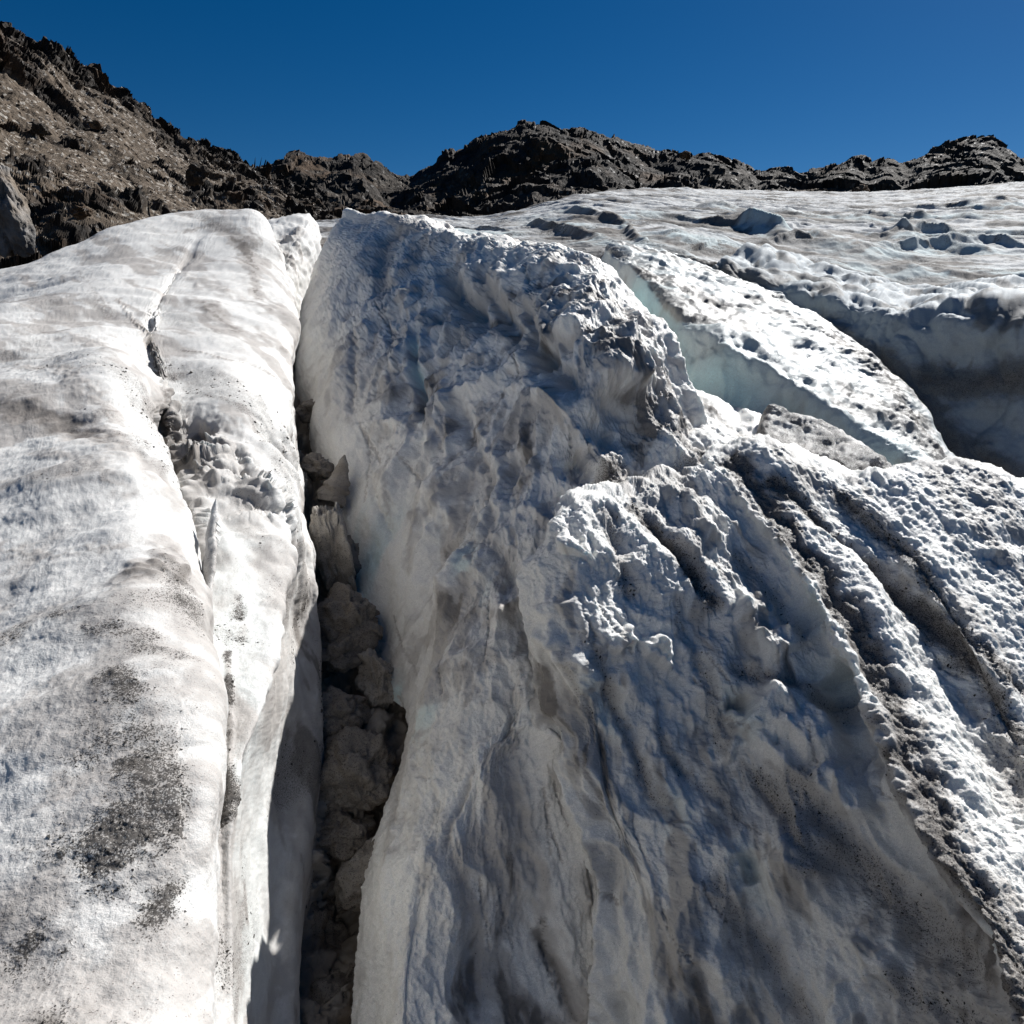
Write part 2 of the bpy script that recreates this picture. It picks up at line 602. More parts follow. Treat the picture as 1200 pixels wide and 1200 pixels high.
LEFT.insert(0, [tuple(['w', *(q + np.array([.1, -1.1, -.12]))]) for q in resolve([LEFT[0]])[0]])
S = Sheet(LEFT, STEP)
p = S.base
flow = stretch(p, (.55, .8, .1), 2.2)
calmw = 1 - .8 * sstep(S.x, 225, 270) * sstep(S.y, 640, 760)
S.push(calmw * .10 * fbm(flow, 1.6, 3, .5, 2.))
S.push(.032 * calmw * fbm(stretch(p, (.75, .6, .1), 3), .42, 4, .5, 7.))
S.push(.05 * calmw * np.minimum(fbm(stretch(p, (.75, .3, -.2), 2.5), .9, 4, .5, 57.), .1))
# the wall under the sunlit edge is scalloped top to bottom
wall = sstep(S.x, 245, 330) * sstep(S.y, 420, 560)
f1, f2, _ = worley(stretch(p, (0, .3, 1), 2.2), .34)
S.push(calmw * wall * .05 * (f1 - .55))
S.push((.4 + .6 * calmw) * wall * .05 * fbm(stretch(p, (0, .2, 1), 3.5), .3, 3, .5, 5.))
# cracks, furrows and dirty bands
S.stroke([(165,375),(180,400),(190,430),(188,455),(196,480)], 2.6, -9, dirt=.8, wob=1.6)
S.stroke([(196,475),(206,510),(214,550)], 13, -34, dirt=.8, wob=.6)
S.stroke([(214,550),(236,600),(243,650)], 9, -22, dirt=.3, wob=.6)
S.stroke([(240,600),(262,620),(268,660)], 10, -8, dirt=.1)
pts = [(222,500),(245,530),(285,545),(310,575)]
d, t = S.near(pts, .04, .3)
m = np.exp(-(d / (36 * S.pxm(pts))) ** 2)
wq = p + .06 * np.stack([fbm(p, .25, 3, .55, 1.), fbm(p, .25, 3, .55, 21.), fbm(p, .25, 3, .55, 41.)], 1)
S.push(m * ((.20 * facets(wq, .45, 3.) + .05 * facets(wq, .19, 5.)) + .08 * fbm(p, .3, 4, .6, 4.)))
S.dirt += m * (.25 + .7 * sstep(fbm(p, .3, 4, .6, 9.), -.05, .35))
S.stroke([(226,505),(235,540),(246,570)], 8, -9, dirt=.9, wob=1.2)
S.stroke([(262,520),(290,530),(312,568)], 15, 10, dirt=.1, wob=.8)
sl = sstep(S.x, 238, 246) * (1 - sstep(S.x, 290, 335)) * sstep(S.y, 590, 640)
S.blue = np.maximum(S.blue, .10 * sl)
S.dirt += .16 * sl
S.stroke([(236,500),(300,590),(330,700)], 30, 0, dirt=.35, grit=.2)
S.stroke([(268,760),(270,850),(268,930),(262,985)], 5, -4, grit=1.0, dirt=.5)
S.stroke([(250,1020),(248,1080)], 7, -3, grit=.75, dirt=.3)
S.stroke([(280,690),(285,740)], 9, 0, grit=.8, dirt=.3)
S.stroke([(150,690),(178,668),(208,690),(200,640)], 14, -7, dirt=.85, wob=1.1)
S.stroke([(160,715),(205,720),(222,760)], 20, 0, dirt=.5, grit=.3)
S.stroke([(0,475),(70,482),(140,510),(185,550),(212,590)], 18, 4, dirt=.55, wob=.9)
S.stroke([(0,570),(50,560),(100,555)], 26, 0, dirt=.45, grit=.3, wob=.9)
S.stroke([(0,750),(60,720),(130,735),(200,790)], 20, 0, dirt=.4, grit=.55, wob=.9)
S.stroke([(90,310),(110,335),(130,360)], 2.5, 0, dirt=.45, wob=3.)
S.stroke([(140,345),(150,355),(165,375)], 2.2, -1.2, dirt=.6, wob=2.5)
S.stroke([(215,400),(270,415),(330,435)], 1.8, -1.6, dirt=.8, wob=1.8)
S.stroke([(215,258),(250,252),(275,262),(292,285),(300,320),(306,345)], 4, 0, dirt=.85, wob=1.8)
S.stroke([(262,256),(290,280),(296,310)], 8, 0, dirt=.5, wob=1.6)
S.stroke([(250,250),(290,275)], 9, 0, dirt=.55, wob=1.5)
for q in ([(60,380),(120,395),(200,430)], [(20,425),(80,440),(140,480)], [(180,300),(240,330),(310,360)], [(230,350),(280,380),(335,400)],
          [(0,640),(70,650),(140,640)], [(40,520),(90,535),(150,575)], [(130,420),(150,412)]):
    S.stroke(q, 9, -1, dirt=.42, wob=1.8)
for q, w in (([(150,880),(165,930),(150,990),(110,1040)], 42), ([(90,1010),(70,1060)], 40), ([(195,920),(200,1000),(180,1080)], 18), ([(120,1170),(80,1190)], 40),
             ([(140,810),(160,830)], 16), ([(20,1080),(60,1120)], 30)):
    S.stroke(q, w, -3, grit=.8, dirt=.22, wob=.9)
S.grit *= .2 + .95 * sstep(fbm(stretch(p, (.6, .7, .2), 1.6), .16, 4, .65, 77.), -.45, .3)
S.stroke([(130,1130),(190,1150),(205,1175)], 24, -5, grit=-.9, wob=.6)
S.dirt *= np.where((S.x > 150) & (S.x < 205) & (S.y > 1105) & (S.y < 1185), .2, 1)
dst = stretch(p + .1 * np.stack([fbm(p, .6, 2, .5, 2.), fbm(p, .6, 2, .5, 22.), fbm(p, .6, 2, .5, 42.)], 1), (.75, -.55, -.25), 4.5)
S.dirt += .62 * sstep(fbm(dst, .55, 5, .62, 3.), -.02, .5) * (.6 + .4 * (S.y < 640))
S.grit = np.clip(S.grit + .45 * sstep(fbm(dst, .8, 4, .6, 13.), .05, .6), 0, 1)
wl = sstep(S.x, 300, 345) * sstep(S.y, 600, 720)
S.dirt += wl * (.25 + .5 * sstep(fbm(stretch(p, (0, .2, 1), 3), .4, 4, .6, 9.), -.1, .4))
edge = np.exp(-((S.x - 232) / 8) ** 2) * (S.y > 620)
S.grit = np.clip(S.grit - edge, 0, 1)
# crust
S.dirt += .34 * sstep(fbm(stretch(p, (.6, .7, .2), 1.5), .30, 5, .65, 71.), -.12, .5) * sstep(S.y, 560, 760) * (S.x < 245)
S.push(.006 * fbm(p, .15, 3, .55, 1.))
S.push(.0020 * fbm(p, .030, 3, .7, 4.))
S.push(-.0035 * S.grit * np.clip(fbm(p, .016, 2, .6, 8.), -1, 1))
o = S.build('ice_ridge', ICE_LEFT)
tag(scatter_rocks(S, 5200, S.grit * (S.y > 420), .45, 2.3, 21, GRIT_STONE, 'grit', 1300, .05), 'black grit and small stones melted into the left ice ridge', 'grit')
tag(o, 'broad sunlit white ice ridge with a dirty cleft, left of the deep crevasse', 'ice ridge')

# ------------------------------------------------------------------ ice behind the left ridge
BACK = [
 [(300,420,11),(330,400,11),(332,398,11.2),('o',.15,.2,-1.2)],
 [(296,340,12.4),(324,345,12.4),(333,343,12.5),('o',.15,.2,-1.2)],
 [(296,300,13.2),(328,305,13.2),(346,304,13.4),('o',.15,.2,-1.2)],
 [(296,275,14),(328,276,14),(357,277,14.2),('o',.2,.3,-1.2)],
 [(296,266,15),(325,263,15),(362,259,15.3),('o',.15,.3,-1.2)],
 [(296,270,16.5),(325,268,16.5),(366,263,17),('o',.15,.4,-1.2)],
 [('w',-6,18,-2),('w',-5,18,-2),('w',-4,18.5,-2),('w',-3.2,18.5,-2.3)],
]
S = Sheet(BACK, STEP)
p = S.base
S.push(.07 * fbm(stretch(p, (.8, .2, .6), 3), .5, 4, .55, 3.))
for q in ([(330,275),(350,270),(375,262)], [(325,285),(345,300),(350,320)], [(335,268),(355,285),(360,300)], [(322,300),(335,325),(340,350)], [(330,340),(335,370)]):
    S.stroke(q, 4, -4, dirt=.65, wob=1.0)
S.push(.015 * fbm(p, .1, 3, .6, 1.))
tag(S.build('ice_ridge', ICE_LEFT), 'streaked low ice bank between the left ridge and the dark upper crevasse slit', 'ice ridge')

# ------------------------------------------------------------------ the fin
FIN = [
 [(356,350,13),(362,335,13),(371,312,13),(382,290,13),(390,270,13.1),(400,258,13.2),(412,249,13.4),('o',.5,1,-.6),('o',.8,1,-3)],
 [(345,430,11),(352,375,11.3),(380,345,11.4),(405,315,11.6),(430,290,11.8),(455,268,12.1),(470,254,12.4),('o',.6,.9,-.2),('o',.8,1,-3)],
 [(355,500,9.4),(362,450,9.6),(400,410,9.8),(440,370,10),(475,330,10.3),(505,300,10.6),(530,274,11),('o',.6,.9,-.3),('o',.8,1,-3)],
 [(380,590,8),(395,540,8.1),(440,490,8.3),(490,430,8.6),(530,380,8.9),(560,330,9.3),(600,283,9.8),('o',.6,.6,-.4),('o',.8,1,-3)],
 [(405,680,6.9),(425,640,7),(470,570,7.2),(525,500,7.4),(578,425,7.6),(640,350,7.75),(692,306,8.7),('o',.5,.5,-.5),('o',.8,1,-3)],
 [(430,790,5.9),(460,740,6),(500,660,6.1),(560,580,6.2),(622,510,6.35),(698,430,6.35),(768,398,7.1),('o',.45,.4,-.6),('o',.6,.8,-3)],
 [(470,850,5.0),(497,760,5.2),(530,710,5.25),(580,650,5.4),(640,590,5.7),(710,520,6.1),(785,460,6.6),('o',.5,.3,-.6),('o',.6,.7,-3)],
 [(440,980,4.3),(488,880,4.5),(520,830,4.6),(570,770,4.75),(630,710,5.0),(710,620,5.5),(825,535,6.1),('o',.5,.3,-.6),('o',.6,.7,-3)],
 [(410,1120,3.6),(474,1000,3.8),(520,950,3.9),(570,890,4.05),(640,820,4.35),(740,730,4.9),(900,640,5.5),('o',.5,.3,-.9),('o',.6,.7,-3)],
 [(400,1300,3),(462,1180,3.1),(512,1140,3.3),(570,1110,3.5),(660,1065,3.75),(790,960,4.2),(960,760,4.8),('o',.5,.3,-.9),('o',.6,.7,-3)],
 [(400,1500,2.5),(455,1380,2.5),(510,1340,2.6),(580,1340,2.8),(670,1320,3.1),(810,1200,3.5),(1000,1000,4.2),('o',.5,.3,-.9),('o',.6,.7,-3)],
]
S = Sheet(FIN, STEP)
p = S.base
nn = S.smooth_n(10)
S.push(.10 * fbm(stretch(p, (-.2, -.35, -.9), 2.0), 1.1, 3, .5, 1.), nn)
S.push(.035 * fbm(stretch(p, (-.1, -.3, -.95), 3.0), .38, 3, .5, 6.), nn)
lowf = sstep(S.y, 620, 820)
S.dirt += .52 * sstep(fbm(stretch(p + .12 * np.stack([fbm(p, .5, 2, .5, 2.), fbm(p, .5, 2, .5, 22.), fbm(p, .5, 2, .5, 42.)], 1), (.1, -.3, -.95), 5), .45, 5, .6, 133.), .06, .5) * (.4 + .6 * sstep(S.x, 440, 540))
calm = np.interp(S.y, [250, 370, 450, 560, 640, 740, 800, 880, 1000, 1180, 1400], [405, 352, 360, 400, 425, 460, 490, 478, 455, 437, 430])
inn = .15 + .85 * sstep(S.x, calm + 5, calm + 110)
topc = sstep(S.y, 270, 420)
flutes(S, (.25, -.25, -.9), .95, .14, 2.6, 3., nn, inn * (.35 + .65 * topc), .62)
flutes(S, (.05, -.2, -.95), .34, .05, 3.4, 23., nn, inn * (.5 + .5 * topc), .40)
# melt cups
f1, f2, idv = worley(stretch(p + .06 * np.stack([fbm(p, .3, 2, .5, 2.), fbm(p, .3, 2, .5, 9.), fbm(p, .3, 2, .5, 5.)], 1), (-.3, -.3, -.9), 1.7), .42, 3.)
cup = sstep(S.y, 250, 330) * (1 - sstep(S.y, 800, 1050)) * sstep(S.x, 420, 520) * (1 - .75 * sstep(S.x, 610, 680) * (1 - sstep(S.y, 470, 560)))
S.push(cup * .13 * (f1 ** 1.5 - .4), nn)
S.dirt += cup * .28 * np.clip(.45 - f1, 0, 1)
f1, f2, idv = worley(stretch(p, (-.1, -.2, -.95), 2.6), .3, 13.)
S.push(.016 * (f1 - .5), nn)
# named hollows and gullies of the upper face
D = S.stroke
D([(517,312),(530,335),(545,352),(560,368)], 13, -24, dirt=.45, n=nn)
D([(505,366),(520,372)], 9, -10, dirt=.7, n=nn)
D([(560,318),(575,345),(588,375),(592,390)], 11, -22, dirt=.5, n=nn)
D([(603,340),(607,365),(612,385)], 10, -22, dirt=.6, n=nn)
D([(618,390),(622,412)], 12, -24, dirt=.7, n=nn)
D([(600,385),(640,425),(665,445)], 14, -22, dirt=.55, n=nn)
D([(630,380),(650,395),(672,388)], 10, -14, dirt=.5, n=nn)
D([(668,525),(676,545),(690,535)], 15, -24, dirt=.6, n=nn)
D([(660,480),(690,500),(720,520)], 18, -12, dirt=.3, n=nn)
D([(717,545),(712,575),(700,592)], 16, -10, dirt=.95, grit=.7, n=nn)
D([(483,395),(484,440),(490,485)], 5, -16, blue=.8, n=nn)
D([(585,485),(588,520),(594,560)], 14, -14, dirt=.2, n=nn)
D([(560,620),(590,650),(610,700)], 10, -10, dirt=.45, n=nn)
D([(520,440),(540,500),(560,560),(565,620)], 8, -8, dirt=.35, n=nn)
D([(500,470),(505,560),(520,640)], 12, 8, dirt=-.1, n=nn)
D([(585,288),(582,330),(590,365),(640,350)], 9, 4, n=nn)
D([(495,300),(505,330)], 10, 4, n=nn)
D([(470,258),(450,275),(440,300),(445,340)], 12, -6, dirt=.65, n=nn)
D([(455,255),(490,262)], 8, 3, dirt=.5, n=nn)
D([(690,420),(740,440),(775,440)], 12, 8, dirt=.1, n=nn)
D([(700,450),(730,480),(760,500)], 16, -9, dirt=.45, n=nn)
D([(760,470),(800,505),(825,530)], 12, -4, dirt=.65, grit=.4, n=nn)
D([(740,560),(780,555),(815,535)], 14, 0, dirt=.55, grit=.5, n=nn)
D([(650,470),(700,560)], 18, 6, n=nn)
# flowing gullies of the lower face
D([(617,762),(650,837),(700,900),(725,942),(792,1000),(817,1040)], 7, -9, dirt=.6, n=nn)
D([(640,700),(680,760),(735,850),(760,900)], 9, -8, dirt=.45, n=nn)
D([(590,800),(600,870),(620,960),(640,1040)], 14, -10, dirt=.45, n=nn)
D([(646,1100),(668,1145),(683,1195)], 6, -12, dirt=.9, n=nn)
D([(700,1030),(735,1080),(765,1150),(775,1190)], 20, -12, dirt=.7, n=nn)
D([(542,890),(522,950),(519,990)], 5, -7, dirt=.35, n=nn)
D([(505,700),(490,800),(462,950),(447,1100)], 12, 4, n=nn)
D([(545,1000),(560,1090),(590,1180)], 14, -9, dirt=.35, n=nn)
D([(500,1000),(490,1100),(480,1190)], 8, -6, dirt=.2, n=nn)
D([(570,690),(600,760),(610,860)], 12, 8, n=nn)
for k in range(34):
    x0 = random.uniform(400, 640); y0 = random.uniform(330, 900)
    dx = random.uniform(-10, 24); L = random.uniform(50, 150)
    D([(x0, y0), (x0 + dx * .4, y0 + L * .5), (x0 + dx, y0 + L)], random.uniform(4, 9), random.uniform(-6, 3), dirt=random.uniform(.0, .45), wob=1.1, n=nn)
S.blue = np.maximum(S.blue, .75 * sstep(fbm(stretch(p, (0, -.3, -.95), 3), .6, 3, .5, 21.), .05, .6) * (1 - sstep(S.x, 520, 640)) * sstep(S.y, 560, 700) * (1 - sstep(S.y, 800, 900)))
S.push(.007 * (ridged(stretch(p, (0, -.3, -.95), 2.6), .16, 4, .55, 71.) - .7) * inn, nn)
S.push(.010 * (ridged(stretch(p + .03 * np.stack([fbm(p, .2, 2, .5, 2.), fbm(p, .2, 2, .5, 22.), fbm(p, .2, 2, .5, 42.)], 1), (.1, -.3, -.95), 5), .085, 3, .5, 171.) - .7) * (.35 + .65 * inn), nn)
for k in range(26):
    x0 = random.uniform(400, 700); y0 = random.uniform(300, 1080)
    dx = random.uniform(-6, 26); L = random.uniform(25, 90)
    D([(x0, y0), (x0 + dx * .3, y0 + L * .4), (x0 + dx, y0 + L)], random.uniform(1.2, 2.2), random.uniform(-5, -2), dirt=random.uniform(.5, .9), wob=1.8, n=nn)
S.push(.012 * fbm(p, .14, 4, .6, 1.), nn)
S.push(.006 * fbm(p, .03, 3, .7, 4.), nn)
tag(S.build('ice_fin', ICE_FIN), 'tall grey melt-cupped ice fin with shaded left wall, right of the deep crevasse', 'ice fin')

# ------------------------------------------------------------------ lobe in front
LOBE = [
 [(670,590,5.4),(690,580,5.5),(715,575,5.6),(750,570,5.8),(785,550,6.1),(818,538,6.4),(832,532,6.5),(855,530,6.5),(890,525,6.5),(950,545,6.4),(1010,560,6.1),(1060,548,6.2),(1130,540,6.3),(1200,568,6.2),(1300,590,6.1)],
 [(650,612,5.1),(660,605,4.95),(700,593,5.1),(740,583,5.3),(780,562,5.6),(816,545,5.9),(828,533,6),(850,530,6),(885,520,6),(950,545,5.9),(1010,568,5.7),(1060,556,5.8),(1130,549,5.9),(1200,575,5.8),(1300,600,5.7)],
 [(648,650,5.2),(640,640,4.75),(690,650,4.6),(740,650,4.75),(800,640,4.95),(882,622,5.2),(900,612,5.2),(922,608,5.25),(960,605,5.3),(1010,625,5.3),(1060,630,5.1),(1110,625,5.2),(1160,630,5.2),(1230,640,5.2),(1330,660,5.1)],
 [(632,730,5.0),(620,720,4.6),(680,740,4.3),(740,740,4.4),(820,730,4.6),(943,730,4.55),(966,715,4.4),(988,712,4.45),(1025,705,4.5),(1080,725,4.55),(1130,735,4.3),(1175,730,4.4),(1240,735,4.4),(1320,740,4.4),(1420,760,4.4)],
 [(615,830,4.85),(655,838,4.3),(690,845,4.08),(750,850,4.1),(830,850,4.15),(995,848,3.95),(1024,838,3.75),(1044,832,3.8),(1085,825,3.85),(1140,845,3.85),(1190,850,3.7),(1250,850,3.75),(1320,850,3.75),(1400,860,3.75),(1500,870,3.7)],
 [(620,935,4.5),(665,942,3.95),(710,950,3.75),(770,960,3.75),(860,960,3.75),(1042,960,3.4),(1070,948,3.2),(1092,940,3.2),(1135,930,3.25),(1190,950,3.25),(1250,955,3.15),(1300,960,3.2),(1370,960,3.2),(1450,970,3.2),(1550,980,3.2)],
 [(630,1075,4.1),(690,1080,3.6),(750,1083,3.42),(810,1085,3.35),(900,1085,3.3),(1110,1090,2.85),(1145,1075,2.65),(1165,1065,2.65),(1205,1055,2.7),(1260,1060,2.7),(1320,1065,2.65),(1380,1070,2.7),(1450,1070,2.7),(1530,1080,2.7),(1600,1080,2.7)],
 [(640,1225,3.6),(715,1225,3.2),(785,1225,3.06),(860,1225,3.0),(950,1225,2.9),(1150,1220,2.4),(1200,1205,2.2),(1225,1195,2.2),(1280,1190,2.25),(1340,1200,2.2),(1400,1200,2.2),(1460,1200,2.2),(1530,1200,2.2),(1600,1200,2.2),(1700,1200,2.2)],
 [(660,1400,3.2),(740,1400,2.8),(810,1400,2.62),(880,1400,2.55),(990,1400,2.4),(1160,1400,2.1),(1250,1380,1.8),(1280,1370,1.8),(1330,1370,1.85),(1400,1380,1.8),(1460,1380,1.8),(1530,1380,1.8),(1600,1380,1.8),(1680,1380,1.8),(1780,1380,1.8)],
]
LOBE.insert(0, [tuple(['w', *(P(*t) + np.array([.1, .5, -.9]))]) for t in LOBE[0]])
LOBE.insert(0, [tuple(['w', *(np.array(t[1:]) + np.array([.1, .3, -2.5]))]) for t in LOBE[0]])
S = Sheet(LOBE, STEP)
p = S.base
nn = S.smooth_n(10)
ax = (.05, -.75, -.6)
S.push(.075 * fbm(stretch(p, (-.1, -.7, -.7), 2.2), .9, 3, .5, 1.), nn)
S.push(.03 * fbm(stretch(p, (.1, -.7, -.7), 2.2), .36, 3, .5, 6.), nn)
lipx = np.interp(S.y, [534, 613, 700, 792, 900, 1008, 1100, 1200], [828, 900, 960, 1009, 1046, 1096, 1156, 1195])
face = 1 - sstep(S.x, lipx - 26, lipx - 4)
S.dirt += .55 * sstep(fbm(stretch(p + .12 * np.stack([fbm(p, .5, 2, .5, 2.), fbm(p, .5, 2, .5, 22.), fbm(p, .5, 2, .5, 42.)], 1), (.15, -.75, -.62), 5), .42, 5, .6, 133.), .08, .5)
flutes(S, (.35, -.6, -.72), .80, .18, 2.6, 3., nn, (.22 + .78 * face) * (.12 + .88 * sstep(S.y, 690, 880)), .58)
flutes(S, (.25, -.6, -.75), .27, .045, 2.4, 23., nn, (.4 + .6 * face) * (.4 + .6 * sstep(S.y, 690, 880)), .36)
S.push(.13 * face * np.maximum(fbm(stretch(p, (.3, -.6, -.7), 1.4), .42, 3, .5, 91.), -.15), nn)
D = S.stroke
# sharp wandering lip with a dirty band beside it
LIP = [(828,534),(865,575),(900,613),(930,655),(960,700),(988,750),(1009,792),(1025,835),(1046,900),(1067,945),(1096,1008),(1129,1046),(1156,1100),(1180,1160),(1195,1200)]
D(LIP, 8, 9, wob=1.1, taper=False, n=nn)
D([(x + 26, y - 2) for x, y in LIP], 19, -6, dirt=1.3, grit=.5, wob=.8, taper=False, n=nn)
for a, w, dd in (([(960,788),(985,806)], 24, -40), ([(1126,1062),(1146,1105)], 18, -26), ([(855,812),(868,845)], 15, -34), ([(868,995),(880,1035)], 18, -32), ([(940,700),(955,730)], 14, -16), ([(700,800),(720,840)], 16, -18), ([(790,930),(800,960)], 14, -16)):
    D(a, w, dd, blue=.25, wob=.4, n=nn)
# lit humps
for a, w, dd in (([(885,830),(922,818),(940,850),(962,890)], 24, 20), ([(962,890),(1000,930),(1018,960)], 18, 15), ([(905,985),(940,1020),(955,1050)], 15, 12), ([(1005,1100),(1012,1150)], 15, 12),
                 ([(660,640),(680,625)], 20, 12), ([(735,725),(745,760)], 12, 10), ([(770,740),(790,780)], 10, 9), ([(900,735),(930,765)], 18, 14), ([(860,700),(880,720)], 14, 9),
                 ([(800,580),(830,600),(850,640)], 16, 8), ([(640,700),(650,760)], 15, 8), ([(850,830),(880,860)], 22, 14), ([(965,1170),(990,1195)], 18, 12)):
    D(a, w * 1.3, dd * 2.1, wob=.9, n=nn)
# dark furrows
for a, w, dd, di in (([(745,590),(780,620),(815,665),(835,700)], 10, -11, 1.0), ([(715,600),(730,640),(745,690)], 13, -8, .6),
                     ([(930,920),(980,985),(1033,1042),(1100,1112)], 22, -16, .62), ([(885,905),(920,950),(960,1010)], 14, -9, .7), ([(780,850),(800,890),(860,950)], 8, -8, .5),
                     ([(690,740),(720,800),(750,870),(780,940)], 9, -10, .5), ([(800,700),(830,790),(845,870)], 10, -9, .45), ([(660,760),(690,850)], 8, -8, .4),
                     ([(870,640),(900,690),(935,745)], 14, -9, .45), ([(905,560),(960,600),(1020,650),(1090,730),(1150,790),(1200,850)], 14, -11, 1.1),
                     ([(980,575),(1060,640),(1140,730),(1200,790)], 13, -9, .95), ([(1080,680),(1130,750),(1170,850),(1200,930)], 20, -10, .55),
                     ([(840,1040),(900,1130),(930,1190)], 16, -10, .45), ([(860,780),(930,800),(975,830)], 12, -8, .6), ([(1040,1150),(1100,1180)], 18, -6, .6)):
    D(a, w, dd, dirt=di, grit=di * .55, n=nn)
S.push(.007 * (ridged(stretch(p, (.2, -.6, -.7), 2.4), .18, 4, .55, 71.) - .7), nn)
S.push(.02 * fbm(p, .26, 4, .55, 101.), nn)
S.push(.008 * (ridged(stretch(p, (.15, -.65, -.72), 4), .08, 3, .5, 171.) - .7), nn)
for k in range(22):
    x0 = random.uniform(660, 1180); y0 = random.uniform(600, 1080)
    dx = random.uniform(10, 40); L = random.uniform(25, 80)
    D([(x0, y0), (x0 + dx * .3, y0 + L * .4), (x0 + dx, y0 + L)], random.uniform(1.2, 2.4), random.uniform(-5, -2), dirt=random.uniform(.5, .9), wob=1.8, n=nn)
S.push(.014 * fbm(p, .15, 4, .6, 1.), nn)
S.push(.0065 * fbm(p, .04, 3, .7, 4.), nn)
S.push(.0035 * fbm(p, .014, 2, .65, 14.), nn)
tag(scatter_rocks(S, 3200, S.grit, .45, 2.2, 22, GRIT_STONE, 'grit', 1300, .05), 'dark grit lying along the furrows of the fluted ice lobe', 'grit')
tag(S.build('ice_lobe', ICE_LOBE), 'fluted ice lobe with a sharp winding dirt-edged lip, at the lower right', 'ice lobe')

# ------------------------------------------------------------------ blue-walled hump
HUMP = [
 [(690,345,11.4),(700,312,11.6),(706,300,11.7),(711,290,11.8),(718,286,12.0),(750,287,12.8),(795,296,13.4),('o',.8,.4,-.6),('o',.6,.2,-2)],
 [(735,400,9.9),(738,370,10),(743,342,10.1),(749,320,10.2),(757,313,10.5),(800,311,11.4),(862,330,12.2),('o',.4,.4,-.6),('o',.5,.2,-2)],
 [(768,490,8.5),(772,455,8.6),(781,405,8.8),(792,366,9.0),(803,352,9.4),(858,342,10.4),(928,358,11.2),('o',.3,.3,-.6),('o',.5,.2,-2)],
 [(795,540,7.9),(805,495,8.0),(818,445,8.1),(832,402,8.25),(845,388,8.6),(908,370,9.8),(990,396,10.4),('o',.25,.3,-.6),('o',.5,.2,-2)],
 [(860,580,7.4),(872,535,7.5),(884,485,7.6),(899,440,7.75),(914,424,8.1),(968,404,9.2),(1034,436,9.6),('o',.2,.3,-.6),('o',.5,.2,-2)],
 [(945,610,7.0),(952,570,7.1),(964,525,7.15),(982,490,7.3),(996,474,7.6),(1028,454,8.4),(1070,470,8.9),('o',.2,.3,-.6),('o',.4,.2,-2)],
 [(1035,640,6.6),(1040,605,6.7),(1047,568,6.75),(1058,537,6.9),(1066,524,7.15),(1083,507,7.7),(1101,516,8.1),('o',.2,.3,-.5),('o',.4,.2,-2)],
 [(1095,690,6.2),(1100,640,6.3),(1105,605,6.4),(1110,580,6.5),(1114,570,6.65),(1121,560,6.9),(1131,565,7.2),('o',.2,.2,-.5),('o',.4,.2,-2)],
]
S = Sheet(HUMP, STEP)
p = S.base
nn = S.smooth_n(8)
topm = sstep(nn[:, 2], .50, .85)
S.push(.09 * fbm(stretch(p, (.5, -.6, -.3), 1.6), 1.3, 2, .45, 1.), nn)
S.push((.012 + .035 * topm) * fbm(stretch(p, (0, -.2, -.95), 2), .45, 3, .5, 6.), nn)
flutes(S, (.75, -.6, -.2), .8, .03, 2.4, 5., nn, topm, .25)
flutes(S, (-.3, -.4, -.85), .5, .035, 2.6, 45., nn, 1 - topm, .15)
D = S.stroke
D([(742,350),(765,405),(785,450)], 26, 0, blue=1.0, wob=.2, n=nn)
D([(800,470),(830,440),(860,470)], 28, 0, blue=.7, wob=.2, n=nn)
D([(900,500),(960,530),(1030,545)], 30, 0, blue=.55, wob=.2, n=nn)
for a, w, dd, di in (([(840,400),(900,430),(960,470),(1010,500)], 14, 12, 0), ([(820,375),(870,395),(900,390)], 16, 9, 0), ([(990,400),(1040,440),(1075,490),(1105,540)], 13, 4, .85),
                     ([(1010,480),(1050,490),(1080,520)], 20, 6, .5), ([(900,480),(940,500)], 12, -8, .2), ([(820,345),(880,355),(930,370)], 7, -4, .6),
                     ([(800,420),(830,400)], 12, -6, .3), ([(960,415),(1000,440)], 16, -8, .35), ([(1000,540),(1030,480)], 10, 5, .15)):
    D(a, w, dd, dirt=di, grit=di * .5, n=nn)
S.push(topm * .045 * np.maximum(fbm(stretch(p, (.75, -.6, -.2), 2.2), .55, 4, .55, 61.), -.18), nn)
S.dirt += topm * .7 * sstep(fbm(stretch(p, (.75, -.6, -.2), 3), .8, 5, .62, 65.), -.1, .45)
S.push((.004 + .016 * topm) * fbm(p, .14, 3, .55, 1.), nn)
S.push((.002 + .005 * topm) * fbm(p, .045, 2, .65, 4.), nn)
tag(S.build('ice_hump', ICE_BLUE), 'rounded ice hump with a pale turquoise melted face, behind the fin', 'ice hump')

# ------------------------------------------------------------------ saddle and slab
SADDLE = [
 [(760,450,7.6),(785,457,7.7),(815,458,7.7),(830,464,7.6),(862,478,7.5),(888,487,7.4),('o',.1,.0,-.5)],
 [(760,455,7.2),(790,470,7.2),(820,472,7.2),(835,478,7.15),(865,492,7.1),(893,502,7.0),('o',.05,.0,-.5)],
 [(775,490,6.7),(800,500,6.7),(825,502,6.7),(842,506,6.65),(868,515,6.6),(893,522,6.55),('o',.03,.0,-.5)],
 [(795,535,6.2),(815,535,6.25),(838,532,6.3),(852,530,6.3),(872,532,6.25),(895,535,6.2),('o',.03,.0,-.5)],
]
SADDLE.insert(0, [tuple(['w', *(q + np.array([.1, .35, -.6]))]) for q in resolve([SADDLE[0]])[0]])
SADDLE.append([tuple(['w', *(q + np.array([.0, .1, -.8]))]) for q in resolve([SADDLE[-1]])[0]])
S = Sheet(SADDLE, STEP)
p = S.base
nn = S.smooth_n(8)
S.push(.05 * fbm(p, .4, 4, .55, 6.), nn)
S.stroke([(785,460),(820,464),(845,480)], 7, 3, dirt=.95, n=nn)
